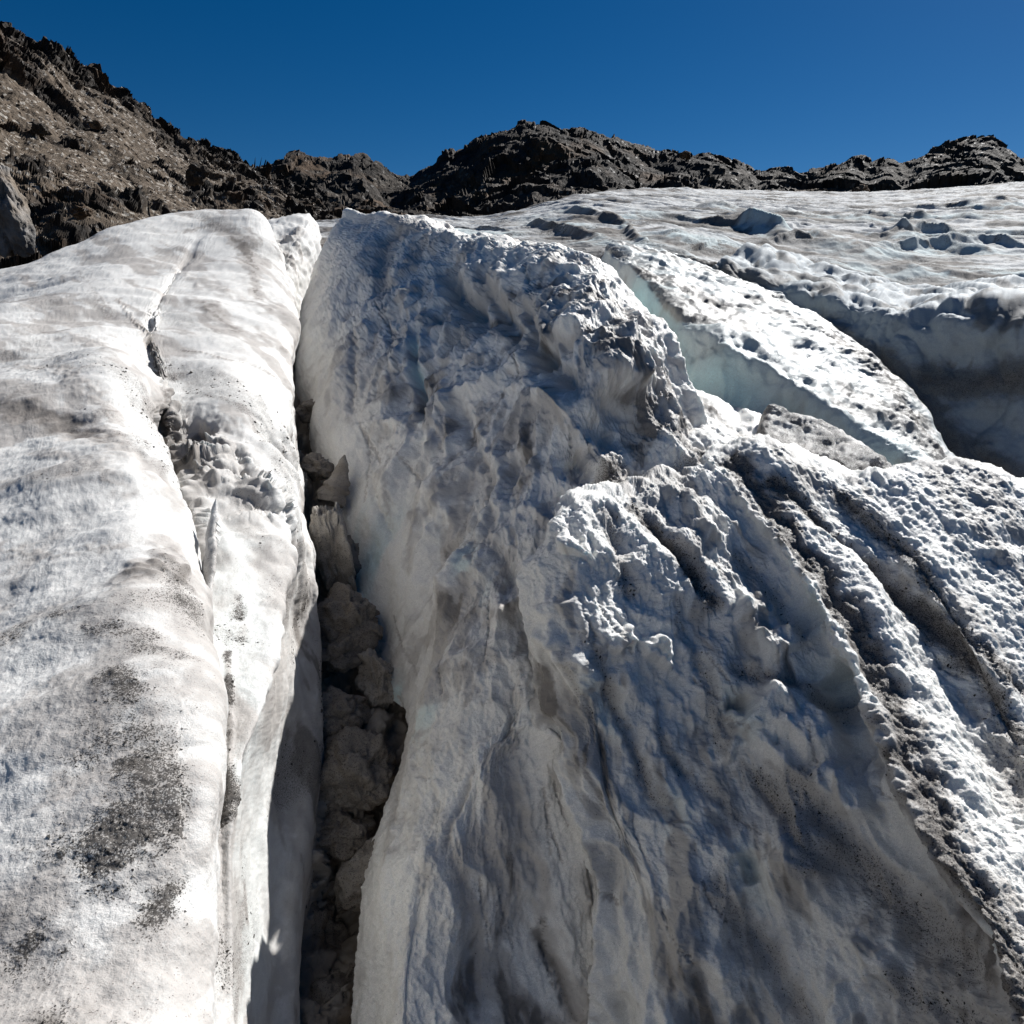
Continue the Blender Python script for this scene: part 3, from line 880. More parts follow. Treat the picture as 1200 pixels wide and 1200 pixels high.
S.stroke([(845,480),(870,505),(885,525)], 8, -3, dirt=.6, n=nn)
S.stroke([(805,505),(835,520)], 14, 5, n=nn)
S.push(.02 * fbm(p, .1, 3, .6, 1.), nn)
tag(S.build('ice_ledge', ICE_LOBE), 'small white ice ledge with a black rim, between the fin and the turquoise face', 'ice ledge')

SLAB = [
 [(893,535,6.3),(894,505,6.7),(897,484,7.0),(906,476,7.05),('o',.05,.12,-.25)],
 [(915,560,6.1),(918,525,6.5),(928,500,6.85),(935,487,7.0),('o',.06,.14,-.25)],
 [(945,580,5.95),(950,545,6.3),(960,515,6.7),(968,496,6.9),('o',.06,.14,-.25)],
 [(985,590,5.85),(990,560,6.1),(1000,535,6.4),(1008,515,6.65),('o',.06,.14,-.25)],
 [(1020,595,5.8),(1026,575,5.95),(1036,560,6.15),(1043,548,6.3),('o',.06,.14,-.25)],
 [(1045,600,5.7),(1050,590,5.8),(1054,578,5.9),(1056,570,6.0),('o',.06,.14,-.25)],
]
SLAB.insert(0, [tuple(['w', *(q + np.array([-.03, .08, -.35]))]) for q in resolve([SLAB[0]])[0]])
S = Sheet(SLAB, STEP)
p = S.base
nn = S.smooth_n(8)
S.dirt = .62 + .25 * np.clip(fbm(p, .4, 4, .6, 7.), -1, 1); S.grit = .5 + .5 * np.clip(fbm(p, .25, 3, .6, 17.), -1, 1)
S.push(.04 * fbm(p, .45, 4, .5, 6.), nn)
S.stroke([(896,482),(894,525)], 3, 0, dirt=.95, n=nn)
S.stroke([(940,520),(975,540),(1000,565)], 10, -4, dirt=.2, n=nn)
S.push(.014 * fbm(p, .09, 3, .6, 1.), nn)
tag(S.build('ice_slab', ICE_LOBE), 'tilted grey gritty ice slab leaning in front of the turquoise-faced hump', 'ice slab')

# ------------------------------------------------------------------ shaded ridge at right
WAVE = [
 [(815,345,12.6),(822,332,12.7),(830,322,12.8),(842,310,12.95),(850,302,13.6),(905,297,15.5),('o',.4,1.2,-1),('o',.4,.8,-3)],
 [(880,385,11.9),(888,365,12.0),(897,350,12.1),(908,331,12.3),(925,322,13.1),(960,316,15),('o',.4,1.2,-1),('o',.4,.8,-3)],
 [(975,440,10.7),(980,415,10.8),(985,388,11.0),(992,350,11.3),(1008,339,12.4),(1030,332,14.6),('o',.4,1.2,-1),('o',.4,.8,-3)],
 [(1060,520,9.6),(1066,470,9.8),(1066,420,10.1),(1062,372,10.5),(1068,357,11.8),(1090,342,14.2),('o',.4,1.2,-1),('o',.4,.8,-3)],
 [(1120,590,9.0),(1128,530,9.2),(1132,450,9.6),(1128,364,10.0),(1138,346,11.6),(1160,334,14),('o',.4,1.2,-1),('o',.4,.8,-3)],
 [(1190,640,8.4),(1205,570,8.6),(1215,470,9.0),(1212,372,9.5),(1224,350,11.4),(1240,332,14),('o',.4,1.2,-1),('o',.4,.8,-3)],
 [(1300,700,7.8),(1320,620,8.0),(1330,510,8.4),(1328,385,9.0),(1340,358,11),(1350,335,14),('o',.4,1.2,-1),('o',.4,.8,-3)],
 [(1450,760,7.2),(1470,670,7.4),(1480,550,7.8),(1478,395,8.4),(1490,362,10.6),(1490,335,14),('o',.4,1.2,-1),('o',.4,.8,-3)],
]
S = Sheet(WAVE, STEP)
p = S.base
nn = S.smooth_n(8)
topm = sstep(nn[:, 2], .50, .85)
S.push(.12 * fbm(stretch(p, (.8, -.5, -.2), 1.8), 1.5, 2, .45, 1.), nn)
S.push((.05 + .02 * topm) * fbm(p, .5, 4, .55, 6.), nn)
flutes(S, (-.3, -.4, -.85), .6, .09, 2.2, 45., nn, 1 - topm, .5)
flutes(S, (.8, -.5, -.1), .9, .06, 2.6, 5., nn, topm, .3)
D = S.stroke
for a, w, dd, di in (([(850,315),(900,355),(960,385),(1010,420)], 16, -10, .85), ([(1080,440),(1140,450),(1200,440)], 18, -8, .85), ([(1020,420),(1050,450),(1080,480)], 16, -6, .9),
                     ([(1090,500),(1150,545),(1200,590)], 22, -4, .7), ([(920,340),(960,362),(1010,376)], 10, 8, 0), ([(1060,372),(1100,358),(1150,365)], 14, 10, .1),
                     ([(1100,420),(1180,410)], 20, 8, 0), ([(1120,490),(1200,500)], 20, 10, .1), ([(870,310),(930,318),(1000,330)], 12, -5, .55), ([(1130,550),(1200,600)], 8, 5, .3)):
    D(a, w, dd, dirt=di, grit=di * .5, n=nn)  # dirt holds real stains and also paints the hollow's shade darker
S.push(topm * .05 * np.maximum(fbm(stretch(p, (.8, -.5, -.1), 2.4), .7, 4, .55, 61.), -.18), nn)
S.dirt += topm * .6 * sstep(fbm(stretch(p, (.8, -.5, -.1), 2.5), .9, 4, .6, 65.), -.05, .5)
S.push((.006 + .02 * topm) * fbm(p, .16, 3, .55, 1.), nn)
S.push(.006 * fbm(p, .05, 2, .65, 4.), nn)
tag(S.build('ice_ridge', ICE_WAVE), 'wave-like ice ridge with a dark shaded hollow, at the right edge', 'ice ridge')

# ------------------------------------------------------------------ far glacier surface
cols = [250, 330, 420, 500, 560, 620, 680, 760, 850, 950, 1050, 1130, 1200, 1350, 1600]


def far_row(ys, Y):
    return [(x, y, yy) for x, y, yy in zip(cols, ys, Y)]


FARG = [
 far_row([430, 430, 430, 420, 400, 380, 370, 370, 380, 400, 430, 440, 440, 460, 500], [13.5]*5 + [13, 12.6, 12.4, 12.6, 13, 13, 13, 13, 13, 12.5]),
 far_row([320, 320, 310, 300, 295, 300, 305, 310, 320, 345, 372, 375, 372, 375, 390], [15.5]*5 + [14, 13.4, 13, 13.5, 14, 14, 14, 14, 13.5, 13]),
 far_row([275, 272, 268, 268, 272, 275, 282, 288, 296, 310, 320, 320, 318, 325, 340], [18]*5 + [16, 15, 15, 16, 16.5, 17, 17, 17, 16, 15]),
 far_row([270, 264, 260, 258, 262, 262, 264, 268, 275, 283, 290, 290, 288, 295, 305], [20, 20, 20, 20, 20, 18.5, 18, 18.5, 19, 20, 20.5, 21, 21, 20, 19]),
 far_row([270, 264, 257, 254, 258, 254, 246, 248, 254, 258, 262, 260, 258, 262, 270], [22, 22, 22, 22, 22, 21, 21.5, 23, 24, 25, 26, 27, 27, 26, 25]),
 far_row([270, 266, 259, 256, 259, 249, 236, 234, 238, 242, 242, 238, 234, 236, 240], [24, 24, 24, 24, 24, 24, 25, 28, 31, 33, 34, 35, 36, 35, 34]),
 far_row([275, 272, 266, 262, 262, 252, 237, 229, 229, 231, 229, 223, 217, 216, 215], [27, 27, 27, 27, 27, 27, 29, 34, 40, 44, 46, 48, 50, 50, 50]),
 far_row([285, 282, 276, 270, 268, 258, 242, 233, 233, 235, 233, 228, 223, 222, 221], [33, 33, 33, 33, 33, 33, 35, 42, 50, 54, 58, 60, 62, 62, 62]),
]
FARG.append([tuple(['w', *(P(*t) + np.array([0, 15., -6.]))]) for t in FARG[-1]])
S = Sheet(FARG, STEP * .9, 260, 75)
p = S.base
nn = S.smooth_n(8)
k = sstep(p[:, 1], 11, 26)
up = np.tile(np.array([0, -.25, .97]), (len(p), 1))
q = p * np.array([1, .55, 1])
wv = np.stack([fbm(p, 3., 2, .5, 3.), fbm(p, 3., 2, .5, 13.)], 1)
X_, Y_ = p[:, 0] + .9 * wv[:, 0], p[:, 1] + .9 * wv[:, 1]
sk = np.stack([X_ * .26 + Y_ * .10, Y_ * .62 - X_ * .16, 0 * X_], 1)
def scarp(S, pts, hpx, length, w=.5):
    """an ice step: steep front along the path, falling away gently behind it"""
    sc_ = S.pxm(pts)
    W = resample(S.path(pts), 24)[:, :2]
    q = S.base[:, :2] + .35 * np.stack([fbm(S.base, 1.9, 3, .5, 3.), fbm(S.base, 1.9, 3, .5, 23.)], 1)
    ix = np.nonzero((S.base[:, 0] > W[:, 0].min() - 4) & (S.base[:, 0] < W[:, 0].max() + 4) &
                    (S.base[:, 1] > W[:, 1].min() - 3) & (S.base[:, 1] < W[:, 1].max() + length * 4))[0]
    q = q[ix]
    best = np.full(len(q), 1e9); sg = np.zeros(len(q)); par = np.zeros(len(q))
    for i in range(len(W) - 1):
        a_, b_ = W[i], W[i + 1]
        ab = b_ - a_
        t = np.clip((q - a_) @ ab / (ab @ ab), 0, 1)
        v = q - a_ - t[:, None] * ab
        dd = np.hypot(v[:, 0], v[:, 1])
        side = np.sign(ab[0] * v[:, 1] - ab[1] * v[:, 0])
        m = dd < best
        best = np.where(m, dd, best); sg = np.where(m, side * dd, sg); par = np.where(m, (i + t) / (len(W) - 1), par)
    end = sstep(np.minimum(par, 1 - par), 0, .22)
    h = sstep(sg, -w, w) * np.exp(-np.maximum(sg, 0) / length) * end
    S.p[ix, 2] += hpx * sc_ * h * (.75 + .8 * np.clip(fbm(S.base[ix] * np.array([1, .4, .4]), 2.2, 3, .5, 9.), -.6, .8))
    S.blue[ix] = np.maximum(S.blue[ix], .35 * end * np.exp(-(sg / (w * 1.1)) ** 2))
    S.dirt[ix] += .5 * end * np.exp(-((sg + w * 1.3) / (w * 1.0)) ** 2)


def resample(pts, m):
    pts = np.array(pts, float)
    kn = np.arange(len(pts), dtype=float)
    return spline(pts, kn, np.linspace(0, len(pts) - 1, m))


for pts, hp, ln in (([(608,250),(650,258),(690,275),(740,300),(800,320),(860,334)], 15, 1.8), ([(760,248),(840,258),(895,272),(940,281),(1000,286)], 16, 2.2), ([(920,290),(1010,299),(1070,298),(1130,292),(1260,297)], 14, 2.2),
                    ([(1000,268),(1060,276),(1130,272),(1260,276)], 10, 2.4), ([(800,239),(900,247),(1000,252),(1100,251),(1260,254)], 8, 3), ([(1050,323),(1140,318),(1260,322)], 10, 1.4),
                    ([(850,302),(940,308),(1040,316),(1090,316)], 9, 1.4), ([(490,268),(560,276),(620,272)], 7, 2), ([(640,244),(720,250),(800,246)], 6, 3), ([(700,268),(770,280),(840,290),(910,292)], 8, 1.5), ([(1100,238),(1180,240),(1260,236)], 6, 4)):
    scarp(S, pts, hp, ln)
amp = .22 * (.10 + .26 * k)
ph = (Y_ * 1.0 + X_ * .22) / 1.25 + 1.2 * fbm(p * np.array([.4, .9, .4]), 3.5, 3, .45, 15.)
f = ph - np.floor(ph)
S.push(amp * (sstep(f, .0, .3) * (1 - sstep(f, .28, 1.0)) - .4), up)
S.push((.015 + .01 * k) * (ridged(p * np.array([.5, 1, .3]), .6, 3, .5, 29.) - .7), up)
S.push((.045 + .03 * k) * fbm(p * np.array([.45, 1, .3]), .9, 5, .55, 19.), up)
S.dirt += .8 * sstep(fbm(sk, .9, 5, .65, 33.), .05, .55)
S.dirt += .35 * sstep(fbm(sk, .35, 4, .65, 83.), .08, .5)
S.grit = np.clip(S.grit + .5 * sstep(fbm(sk, .7, 4, .6, 63.), -.1, .5), 0, 1)
D = S.stroke
for a, w, dd, di, bl in (([(862,262),(890,268),(925,275)], 7, -14, .1, .5), ([(895,282),(930,280),(955,284)], 6, -9, .75, 0), ([(1040,272),(1080,268),(1120,270)], 6, -10, .3, .2),
                     ([(1020,292),(1080,290),(1150,284),(1200,288)], 7, -11, .2, .2), ([(730,265),(745,280),(760,290)], 6, -8, .3, .4), ([(620,262),(650,265),(700,278)], 8, -10, .35, .5),
                     ([(800,315),(830,318),(850,312)], 6, -10, .9, 0), ([(760,300),(800,308),(840,316)], 6, -6, .7, 0), ([(1000,345),(1060,335),(1100,330)], 8, -6, .8, 0),
                     ([(1120,345),(1180,340)], 6, -6, .6, 0), ([(1000,250),(1050,252),(1090,250)], 4, -6, .5, 0), ([(660,245),(700,250),(740,262)], 8, -8, .2, .3),
                     ([(820,240),(870,243)], 4, -5, .3, 0), ([(900,255),(960,258),(1010,262)], 5, 7, 0, 0), ([(520,262),(560,268),(600,270)], 4, -5, .5, .1), ([(430,262),(460,258)], 5, -3, .4, 0),
                     ([(1060,240),(1130,238),(1200,232)], 5, -6, .15, .1), ([(780,250),(830,256),(860,262)], 4, -5, .4, 0), ([(700,300),(735,292)], 5, -8, .5, 0)):
    D(a, w, dd, dirt=di, grit=di * .5, blue=bl, n=nn)
S.push(.018 * fbm(p, .3, 3, .55, 1.), up)
S.push(.006 * fbm(p, .09, 2, .65, 4.), up)
structure(S.build('glacier', ICE_FAR))

# ------------------------------------------------------------------ crevasse floor
FLOOR = [
 [(250,1500,2.2),(330,1480,2.3),(400,1450,2.6),(470,1480,2.8),(560,1500,3.0)],
 [(250,1200,3.2),(330,1200,3.3),(385,1180,3.45),(430,1200,3.6),(520,1200,3.9)],
 [(270,1050,4.0),(345,1050,4.1),(395,1040,4.4),(440,1040,4.5),(520,1040,4.7)],
 [(300,930,4.6),(365,930,4.7),(410,920,4.85),(455,910,5.0),(530,900,5.2)],
 [(320,790,5.6),(375,790,5.7),(415,780,5.85),(465,780,6.0),(540,760,6.3)],
 [(320,690,6.6),(365,690,6.7),(400,680,6.8),(430,660,7.0),(500,640,7.4)],
 [(310,570,8.0),(348,575,8.1),(372,575,8.2),(400,560,8.4),(450,540,8.8)],
 [(310,470,9.8),(343,480,9.9),(355,480,10),(370,465,10.2),(420,440,10.6)],
 [(310,410,12),(338,420,12),(346,420,12.1),(356,400,12.3),(400,380,12.6)],
]
S = Sheet(FLOOR, 2.2 * CHEAP)
p = S.base
nn = S.smooth_n(6)
S.push(-.06 + .12 * (1 - sstep(S.y, 560, 760)), nn)
S.push(.22 * fbm(p, .8, 3, .55, 3.), nn)
wq = p + .08 * np.stack([fbm(p, .3, 3, .55, 1.), fbm(p, .3, 3, .55, 21.), fbm(p, .3, 3, .55, 41.)], 1)
for L_, A_ in ((.62, .20), (.27, .09), (.12, .04)):
    S.push(A_ * facets(wq, L_, 3.), nn)
for a, w, dd in (([(397,1060),(400,1085)], 20, -60), ([(365,590),(360,640)], 16, -40), ([(372,530),(366,510)], 14, -40), ([(355,640),(365,700)], 12, -30)):
    S.stroke(a, w, dd, n=nn)
S.dirt = .30 + .5 * sstep(fbm(p, .5, 4, .6, 8.), -.1, .5)
S.push(.02 * fbm(p, .1, 4, .65, 3.), nn)
structure(S.build('crevasse_floor', SNOW_DIRTY))


def lump_mesh(r, seed, sq=(1, 1, 1), rough=.35, n=64, facet=.25):
    """a closed irregular block: a sphere grid folded by noise and flattened facets"""
    u = np.linspace(0, math.pi, n)
    v = np.linspace(0, 2 * math.pi, 2 * n, endpoint=False)
    U, V = np.meshgrid(u, v, indexing='ij')
    d = np.stack([np.sin(U) * np.cos(V), np.sin(U) * np.sin(V), np.cos(U)], -1).reshape(-1, 3)
    off = seed * 13.7
    # facets: cut by random planes
    rng = np.random.default_rng(seed)
    h = np.ones(len(d))
    for _ in range(14):
        nrm = rng.normal(size=3); nrm /= np.linalg.norm(nrm)
        c = d @ nrm
        lim = rng.uniform(.62, .95)
        h = np.minimum(h, np.where(c > 1e-3, lim / np.maximum(c, 1e-3), 9))
    h = (1 - facet) + facet * h * 1.0 + (h - 1) * .4
    dw = d + .12 * np.stack([fbm(d, .5, 3, .55, off + 1), fbm(d, .5, 3, .55, off + 21), fbm(d, .5, 3, .55, off + 41)], 1)
    h = h + rough * (.45 * fbm(d, .9, 3, .5, off) + .40 * facets(dw, .8, off) + .12 * facets(dw, .36, off) + .06 * fbm(d, .12, 3, .6, off + 5))
    v3 = d * (h * r)[:, None] * np.array([sq[2], sq[0], sq[1]])
    idx = np.arange(n * 2 * n).reshape(n, 2 * n)
    a = idx[:-1]; b = idx[1:]
    q = np.stack([a, b, np.roll(b, -1, 1), np.roll(a, -1, 1)], -1).reshape(-1, 4)
    return v3, q


def rot_z(v, a):
    c, s_ = math.cos(a), math.sin(a)
    return v @ np.array([[c, s_, 0], [-s_, c, 0], [0, 0, 1]])


def block(name, px, py, Y, rpx, seed, mat, sq, label, cat, group=None, dirt=.4, rz=0, rx=0, rough=.5, n=64, facet=.25):
    c = P(px, py, Y)
    r = rpx * (c[1] * cp - c[2] * sp) / FOC
    v, q = lump_mesh(r, seed, sq, rough, n, facet)
    ca, sa = math.cos(rx), math.sin(rx)
    v = v[:, [1, 2, 0]] @ np.array([[ca, 0, -sa], [0, 1, 0], [sa, 0, ca]])
    v = rot_z(v, rz)
    z = np.zeros(len(v))
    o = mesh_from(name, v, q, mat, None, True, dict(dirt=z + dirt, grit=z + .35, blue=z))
    o.location = c
    return tag(o, label, cat, group)


G = 'snow blocks jammed in the crevasse'
for a in (
 (420, 905, 4.85, 56, 1, (1, 1, .85), 'largest brown crusty snow block, wedged midway down the crevasse beside the fin', .45, .3, 0),
 (404, 972, 4.5, 36, 2, (1.1, 1, .7), 'brown snow block just under the largest one, above the black hole', .5, 1.0, .2),
 (432, 1028, 4.2, 36, 3, (.9, 1, 1.2), 'dark folded snow block against the fin foot, right of the black hole', .35, .4, .4),
 (366, 1095, 4.15, 42, 4, (.9, 1, 1.1), 'grey rounded snow block left of the black hole', .7, 2.0, 0),  # dirt value raised to paint crevasse shadow onto this block
 (385, 1172, 3.75, 50, 5, (1, 1, 1), 'grey snow block lowest in the crevasse at the frame bottom', .75, 2.6, .1),  # extra dirt here too, standing in for shadow at the bottom
 (408, 728, 6.0, 40, 6, (1, 1, 1.05), 'dark brown lumpy snow block below the tall pale pillar', .6, .7, 0),
 (392, 768, 5.7, 30, 7, (1, 1, .8), 'blackish snow lump sitting under the dark brown lumpy block', .8, 1.9, .2),
 (446, 800, 5.6, 33, 8, (.8, 1, 1.2), 'bluish grey snow lump pressed into the fin above the largest block', .2, .2, -.2),
 (395, 838, 5.2, 36, 15, (1, 1, .9), 'near-black snow lump left of the fin and above the largest brown block', .75, .9, .3),
 (392, 655, 6.6, 34, 9, (.75, .9, 2.0), 'tall pale snow pillar leaning in the crevasse', .15, .4, -.08),
 (371, 548, 8.0, 17, 10, (1.2, 1, .9), 'tan snow block left of the horned flake', .55, .1, .2),
 (366, 482, 9.4, 16, 11, (1.3, 1, .9), 'small grey snow block highest up in the crevasse', .45, .8, 0),
 (350, 566, 7.6, 16, 12, (.7, 1, 1.5), 'narrow grey snow block against the left wall near the tan block', .4, .3, 0),
 (380, 610, 7.2, 18, 14, (1, 1, .9), 'brownish snow block below the horned flake', .5, 1.2, .3),
):
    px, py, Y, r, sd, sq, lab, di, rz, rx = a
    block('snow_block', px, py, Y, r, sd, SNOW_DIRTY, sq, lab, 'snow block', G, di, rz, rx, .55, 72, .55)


def tube_mesh(pts, rad, ns=14, flat=1.0, seed=0):
    pts = np.array(pts, float)
    n = len(pts)
    T = np.gradient(pts, axis=0)
    T /= np.linalg.norm(T, axis=1)[:, None]
    up = np.array([.2, 1, .1])
    A = np.cross(T, up); A /= np.linalg.norm(A, axis=1)[:, None]
    B = np.cross(T, A)
    th = np.linspace(0, 2 * math.pi, ns, endpoint=False)
    v = (pts[:, None] + A[:, None] * (np.cos(th)[None, :, None] * np.array(rad)[:, None, None])
         + B[:, None] * (np.sin(th)[None, :, None] * np.array(rad)[:, None, None] * flat)).reshape(-1, 3)
    idx = np.arange(n * ns).reshape(n, ns)
    a, b = idx[:-1], idx[1:]
    q = np.stack([a, b, np.roll(b, -1, 1), np.roll(a, -1, 1)], -1).reshape(-1, 4)
    return v, q


def horn(name, pix, rad, mat, label, cat, flat=.5, dirt=.3, group=None, m=90, ns=28, amp=.3, parent=None):
    W = resample([P(*q) for q in pix], m)
    R = np.interp(np.linspace(0, 1, m), np.linspace(0, 1, len(rad)), rad) * (W[:, 1] * cp - W[:, 2] * sp) / FOC
    v, q = tube_mesh(W, R, ns, flat)
    rr = np.repeat(R, ns)
    ctr = np.repeat(W, ns, axis=0)
    dv = v - ctr
    v = ctr + dv * (1 + amp * fbm(v, .12, 4, .55, 3.))[:, None]
    z = np.zeros(len(v))
    o = mesh_from(name, v, q, mat, None, True, dict(dirt=z + dirt, grit=z + .2, blue=z))
    return tag(o, label, cat, group)


horn('ice_flake', [(386,590,7.4),(392,575,7.5),(398,560,7.6),(401,545,7.65),(404,533,7.7)], [16, 17, 12, 7, .8], SNOW_DIRTY,
     'tan horned ice flake standing up in the upper crevasse', 'ice flake', .5, .35)
fl = horn('ice_flake', [(253,585,3.25),(249,610,3.15),(246,650,2.95),(243,700,2.75),(236,750,2.5),(229,800,2.28)], [.8, 8, 11, 11, 8, .8], ICE_LEFT,
          'thin cream ice blade with an icicle fringe, standing in the left ridge cleft', 'ice flake', .45, .30, amp=.5, m=140)
for i, (px, py) in enumerate(((253,606),(256,613),(255,620),(254,628),(254,636),(253,645),(252,655))):
    Y = 3.13 - i * .028
    a = P(px - 3, py - 1, Y); b = a + np.array([.012, -.004, -.012]); c = a + np.array([.021 + .004 * (i % 3), -.006, -.026])
    v, q = tube_mesh(resample([a, b, c], 8), np.linspace(.0065, .0006, 8), 8)
    z = np.zeros(len(v))
    mesh_from('icicle', v, q, ICE_LEFT, fl, True, dict(dirt=z, grit=z, blue=z))

# ------------------------------------------------------------------ mountains
def crest(pts, xs):
    a = np.array(pts, float)
    return np.interp(xs, a[:, 0], a[:, 1])


def mountain(name, xs, top, Ytop, bot, Ybot, mids, mat, amps, scree=None, seed=0., step=1.5, jag=3.0):
    """rows from the foot up to the crest and over the back"""
    rows = []
    for f in mids:
        rows.append([(x, b + (t - b) * f[0], yb + (yt - yb) * f[1]) for x, b, t, yb, yt in zip(xs, bot, top, Ybot, Ytop)])
    g = resolve(rows)
    grid = [[tuple(['w', *q]) for q in r] for r in g]
    last = g[-1]
    grid.append([tuple(['w', *(q + np.array([0, q[1] * .08, -q[1] * .03]))]) for q in last])
    grid.append([tuple(['w', *(q + np.array([0, q[1] * .25, -q[1] * .25]))]) for q in last])
    S = Sheet(grid, step * CHEAP, 400)
    p = S.base
    cr = np.exp(-((S.y - np.interp(S.x, xs, top)) / 30.) ** 2)
    nn = S.smooth_n(6) * (1 - .6 * cr * (p[:, 1] > 0))[:, None]
    for kind, L, A, o in amps:
        if kind == 'r':
            S.push(A * (ridged(p, L, o, .55, seed) - .7), nn)
        elif kind == 'c':
            w_ = p + L * .18 * np.stack([fbm(p, L * .6, 3, .55, 1.), fbm(p, L * .6, 3, .55, 21.), fbm(p, L * .6, 3, .55, 41.)], 1)
            S.push(A * facets(stretch(w_, (.75, -.45, -.5), o), L, seed), nn)
        elif kind == 'd':
            S.push(A * (ridged(stretch(p, (.75, -.45, -.5), 3.2), L, o, .55, seed) - .7), nn)
        elif kind == 'f':
            S.push(A * fbm(p, L, o, .55, seed + 3), nn)
        else:
            f1, f2, idv = worley(p, L, seed)
            S.push(A * (idv - .5) * sstep(f2 - f1, 0, .15), nn)
    up_ = np.tile(np.array([0, 0, 1.]), (len(p), 1))
    teeth = np.exp(-((S.y - np.interp(S.x, xs, top)) / 9.) ** 2)
    S.push(teeth * (.9 * facets(p * np.array([1, .2, .6]), 4.2, 1.) + .3 * facets(p * np.array([1, .2, .6]), 1.3, 7.)), up_)
    if scree is not None:
        S.grit = scree(S, p)
    return S


XS = list(range(-700, 520, 61))
LT = crest([(-700,-420),(-300,-170),(-100,-45),(0,30),(40,50),(75,62),(110,98),(150,120),(190,142),(215,163),(250,178),(272,187),(300,200),(360,228),(420,260),(520,310)], XS)
LB = crest([(-700,700),(-200,430),(0,345),(120,300),(250,265),(330,268),(420,300),(520,320)], XS)
LYT = crest([(-700,55),(-200,75),(0,90),(150,105),(300,125),(520,140)], XS)
LYB = crest([(-700,20),(-200,26),(0,34),(150,48),(300,75),(520,110)], XS)
S = mountain('left', XS, LT, LYT, LB, LYB, [(-.25, -.15), (0, 0), (.25, .22), (.5, .46), (.75, .72), (.93, .93), (1, 1)], ROCK_LEFT,
             [('f', 18, 1.6, 4), ('r', 9, .6, 4)], seed=2., step=1.1)
p = S.base
rockm = sstep(fbm(stretch(p, (.8, .3, -.5), 2.0), 9, 3, .5, 12.), .08, .4)
top = np.exp(-((S.y - np.interp(S.x, XS, LT)) / 24) ** 2)
for a, w in (([(20,250),(70,240),(110,250),(150,240)], 26), ([(0,290),(60,285),(120,270)], 22), ([(60,150),(100,165)], 14), ([(225,215),(245,230)], 18), ([(0,130),(30,140)], 12), ([(160,190),(190,205)], 10),
             ([(40,150),(60,155)], 8), ([(100,140),(125,150)], 10), ([(190,240),(215,250)], 12)):
    d, t = S.near(a, .5 * w * S.pxm(a), w * S.pxm(a))
    rockm = np.maximum(rockm, np.exp(-(d / (w * S.pxm(a))) ** 2))
rockm = np.maximum(rockm * .9, top * .9)
nn = S.smooth_n(6)
S.push(rockm * .8 * (ridged(stretch(p, (.3, .3, 1), 1.4), 5, 2, .5, 5.) - .55), nn)
wq = p + .4 * np.stack([fbm(p, 1.5, 3, .55, 1.), fbm(p, 1.5, 3, .55, 21.), fbm(p, 1.5, 3, .55, 41.)], 1)
for L_, A_ in ((3.4, 1.9), (1.5, 1.0), (.7, .5)):
    S.push(rockm * A_ * facets(stretch(wq, (.8, .2, -.5), 1.9), L_, 3.), nn)
sz = np.clip(S.d / 60, .4, 2)[:, None]
f1, f2, idv = worley(p / sz, 1.0, 17.)
S.push((1 - rockm) * .5 * sz[:, 0] * np.clip(idv - .80, 0, 1) * 2 * sstep(f2 - f1, .0, .5), nn)
S.push((1 - rockm) * .12 * fbm(p, .8, 3, .6, 28.), nn)
S.grit = 1 - rockm
structure(S.build('mountain', ROCK_LEFT, smooth=False))


tag(scatter_rocks(S, 15000, S.grit, .9, 4.6, 3, ROCK_LEFT, 'scree'), 'loose brown scree stones covering the left mountain slope', 'scree')

XS = list(range(180, 1120, 19))
MT = crest([(180,250),(260,205),(300,199),(325,190),(345,187),(380,191),(405,184),(430,186),(452,198),(475,207),(500,197),(530,182),(560,166),(600,150),(625,141),(650,151),(690,149),(705,156),(730,170),(765,184),(800,179),(830,178),(855,187),(880,204),(930,215),(1000,240),(1120,280)], XS)
MB = [300 + 0 * x for x in XS]
S = mountain('mid', XS, MT, [175 + .02 * x for x in XS], MB, [95 + .0 * x for x in XS], [(-.3, -.2), (0, 0), (.3, .3), (.6, .62), (.85, .87), (1, 1)], ROCK_DARK,
             [('f', 30, 1.2, 4), ('r', 26, 2.2, 2), ('c', 14, 3.6, 2.4), ('c', 5, 1.5, 2.2), ('c', 1.9, .5, 1.8), ('f', .9, .16, 2)], seed=5., step=1.05)
p = S.base
S.grit = .75 * sstep(fbm(stretch(p, (.2, .6, .8), 2.5), 14, 3, .5, 2.), -.05, .3) * (S.y > 205)
structure(S.build('mountain', ROCK_DARK, smooth=False))

XS = list(range(820, 1700, 20))
RT = crest([(820,235),(880,205),(912,195),(945,207),(975,196),(1000,187),(1020,190),(1040,183),(1060,193),(1080,183),(1115,171),(1155,161),(1180,172),(1205,186),(1260,165),(1400,120),(1700,60)], XS)
S = mountain('right', XS, RT, [185 + .0 * x for x in XS], [290 for x in XS], [105 for x in XS], [(-.3, -.2), (0, 0), (.3, .3), (.6, .62), (.85, .87), (1, 1)], ROCK_DARK,
             [('f', 30, .8, 4), ('r', 22, 1.4, 2), ('c', 10, 2.2, 2.4), ('c', 4, 1.0, 2.2), ('c', 1.6, .42, 1.8), ('f', .9, .14, 2)], seed=9., step=1.05)
p = S.base
S.grit = .9 * sstep(fbm(stretch(p, (.8, .6, .2), 2.5), 14, 3, .5, 2.), -.2, .15)
structure(S.build('mountain', ROCK_DARK, smooth=False))

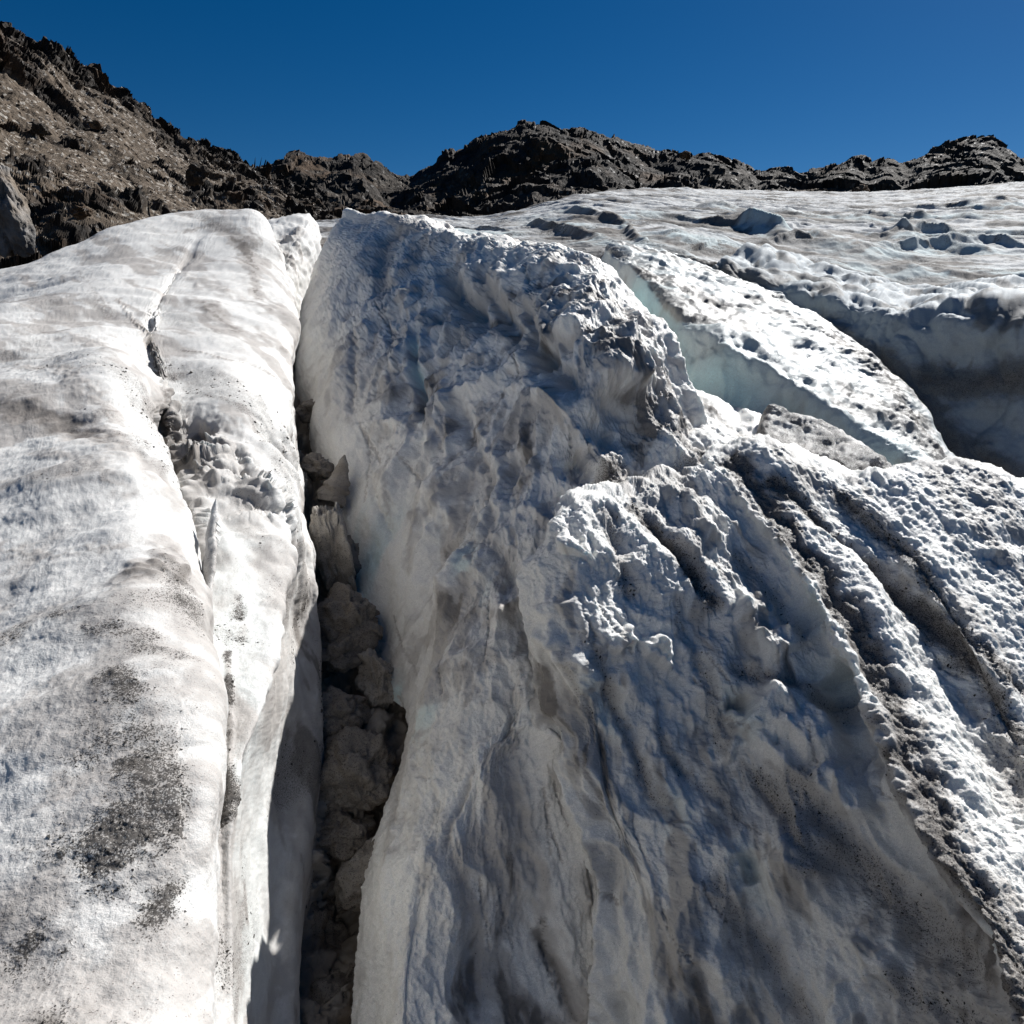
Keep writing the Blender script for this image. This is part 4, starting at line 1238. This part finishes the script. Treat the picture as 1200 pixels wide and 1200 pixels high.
# outcrop at the left edge and a few boulders one can pick out
block('rock_outcrop', 4, 250, 30, 44, 31, ROCK_GREY, (.62, .8, 1.45), 'smooth grey rock outcrop at the left edge above the white ice', 'rock', None, .2, .4, -.12, .5, 110, .5)
for px, py, Y, r, sd, lab in ((113, 146, 62, 6, 41, 'brown boulder high on the left scree slope just below the skyline'),
                              (232, 205, 66, 13, 42, 'largest dark boulder on the right end of the left scree slope'),
                              (46, 152, 48, 8, 43, 'dark boulder on the upper left scree slope'),
                              (95, 247, 44, 11, 44, 'dark boulder low on the left scree slope above the ice ridge'),
                              (803, 182, 150, 6, 45, 'orange-brown boulder perched on the middle skyline'),
                              (1008, 226, 96, 9, 46, 'orange-brown boulder at the foot of the right peak, just above the ice')):
    mat = ROCK_LEFT if 'dark' in lab else ROCK_ORANGE
    block('boulder', px, py, Y, r, sd, mat, (1, 1, .9), lab, 'boulder', None, 0, sd, .1, .7, 40, .5)

# land under everything, to the horizon
n = 60
gx = np.linspace(-1, 1, n)
X, Y = np.meshgrid(np.sign(gx) * np.abs(gx) ** 2 * 6000, np.sign(gx) * np.abs(gx) ** 2 * 6000, indexing='ij')
v = np.stack([X, Y, -12 - .0 * X], -1).reshape(-1, 3)
v[:, 2] += 2 * fbm(v, 60, 3) - 6
idx = np.arange(n * n).reshape(n, n)
q = np.stack([idx[:-1, :-1], idx[1:, :-1], idx[1:, 1:], idx[:-1, 1:]], -1).reshape(-1, 4)
structure(mesh_from('ground', v, q, ROCK_LEFT, None, True, dict(grit=np.ones(len(v)))))

# ------------------------------------------------------------------ light, sky, camera
AZ, EL = math.radians(43), math.radians(38.5)
sd = np.array([math.sin(AZ) * math.cos(EL), math.cos(AZ) * math.cos(EL), math.sin(EL)])
L = bpy.data.lights.new('sun', 'SUN')
L.energy = 3.9
L.angle = math.radians(.53)
L.color = (1, .985, .96)
lo = bpy.data.objects.new('sun', L)
C.objects.link(lo)
from mathutils import Vector
lo.rotation_euler = Vector(sd).to_track_quat('Z', 'Y').to_euler()

w = bpy.data.worlds.new('World')
bpy.context.scene.world = w
w.use_nodes = True
nt = w.node_tree
bg = nt.nodes['Background']
sky = nt.nodes.new('ShaderNodeTexSky')
sky.sky_type = 'NISHITA'
sky.sun_disc = False
sky.sun_elevation = EL
sky.sun_rotation = AZ
sky.altitude = 3000
sky.air_density = 1.0
sky.dust_density = 1.1
sky.ozone_density = 5.0
hs = nt.nodes.new('ShaderNodeHueSaturation')
hs.inputs['Saturation'].default_value = 1.32
hs.inputs['Value'].default_value = .44
nt.links.new(sky.outputs[0], hs.inputs['Color'])
nt.links.new(hs.outputs[0], bg.inputs[0])
bg.inputs[1].default_value = .055

cam = bpy.data.cameras.new('camera')
cam.sensor_fit = 'HORIZONTAL'
cam.sensor_width = 36
cam.lens = 36 * FOC / 1200
cam.clip_start = .05
cam.clip_end = 20000
co = bpy.data.objects.new('camera', cam)
C.objects.link(co)
co.rotation_euler = (math.radians(90) - PITCH, 0, 0)
sc = bpy.context.scene
sc.camera = co
sc.view_settings.view_transform = 'Standard'
sc.view_settings.look = 'None'
sc.view_settings.exposure = 1.04
sc.view_settings.gamma = 1
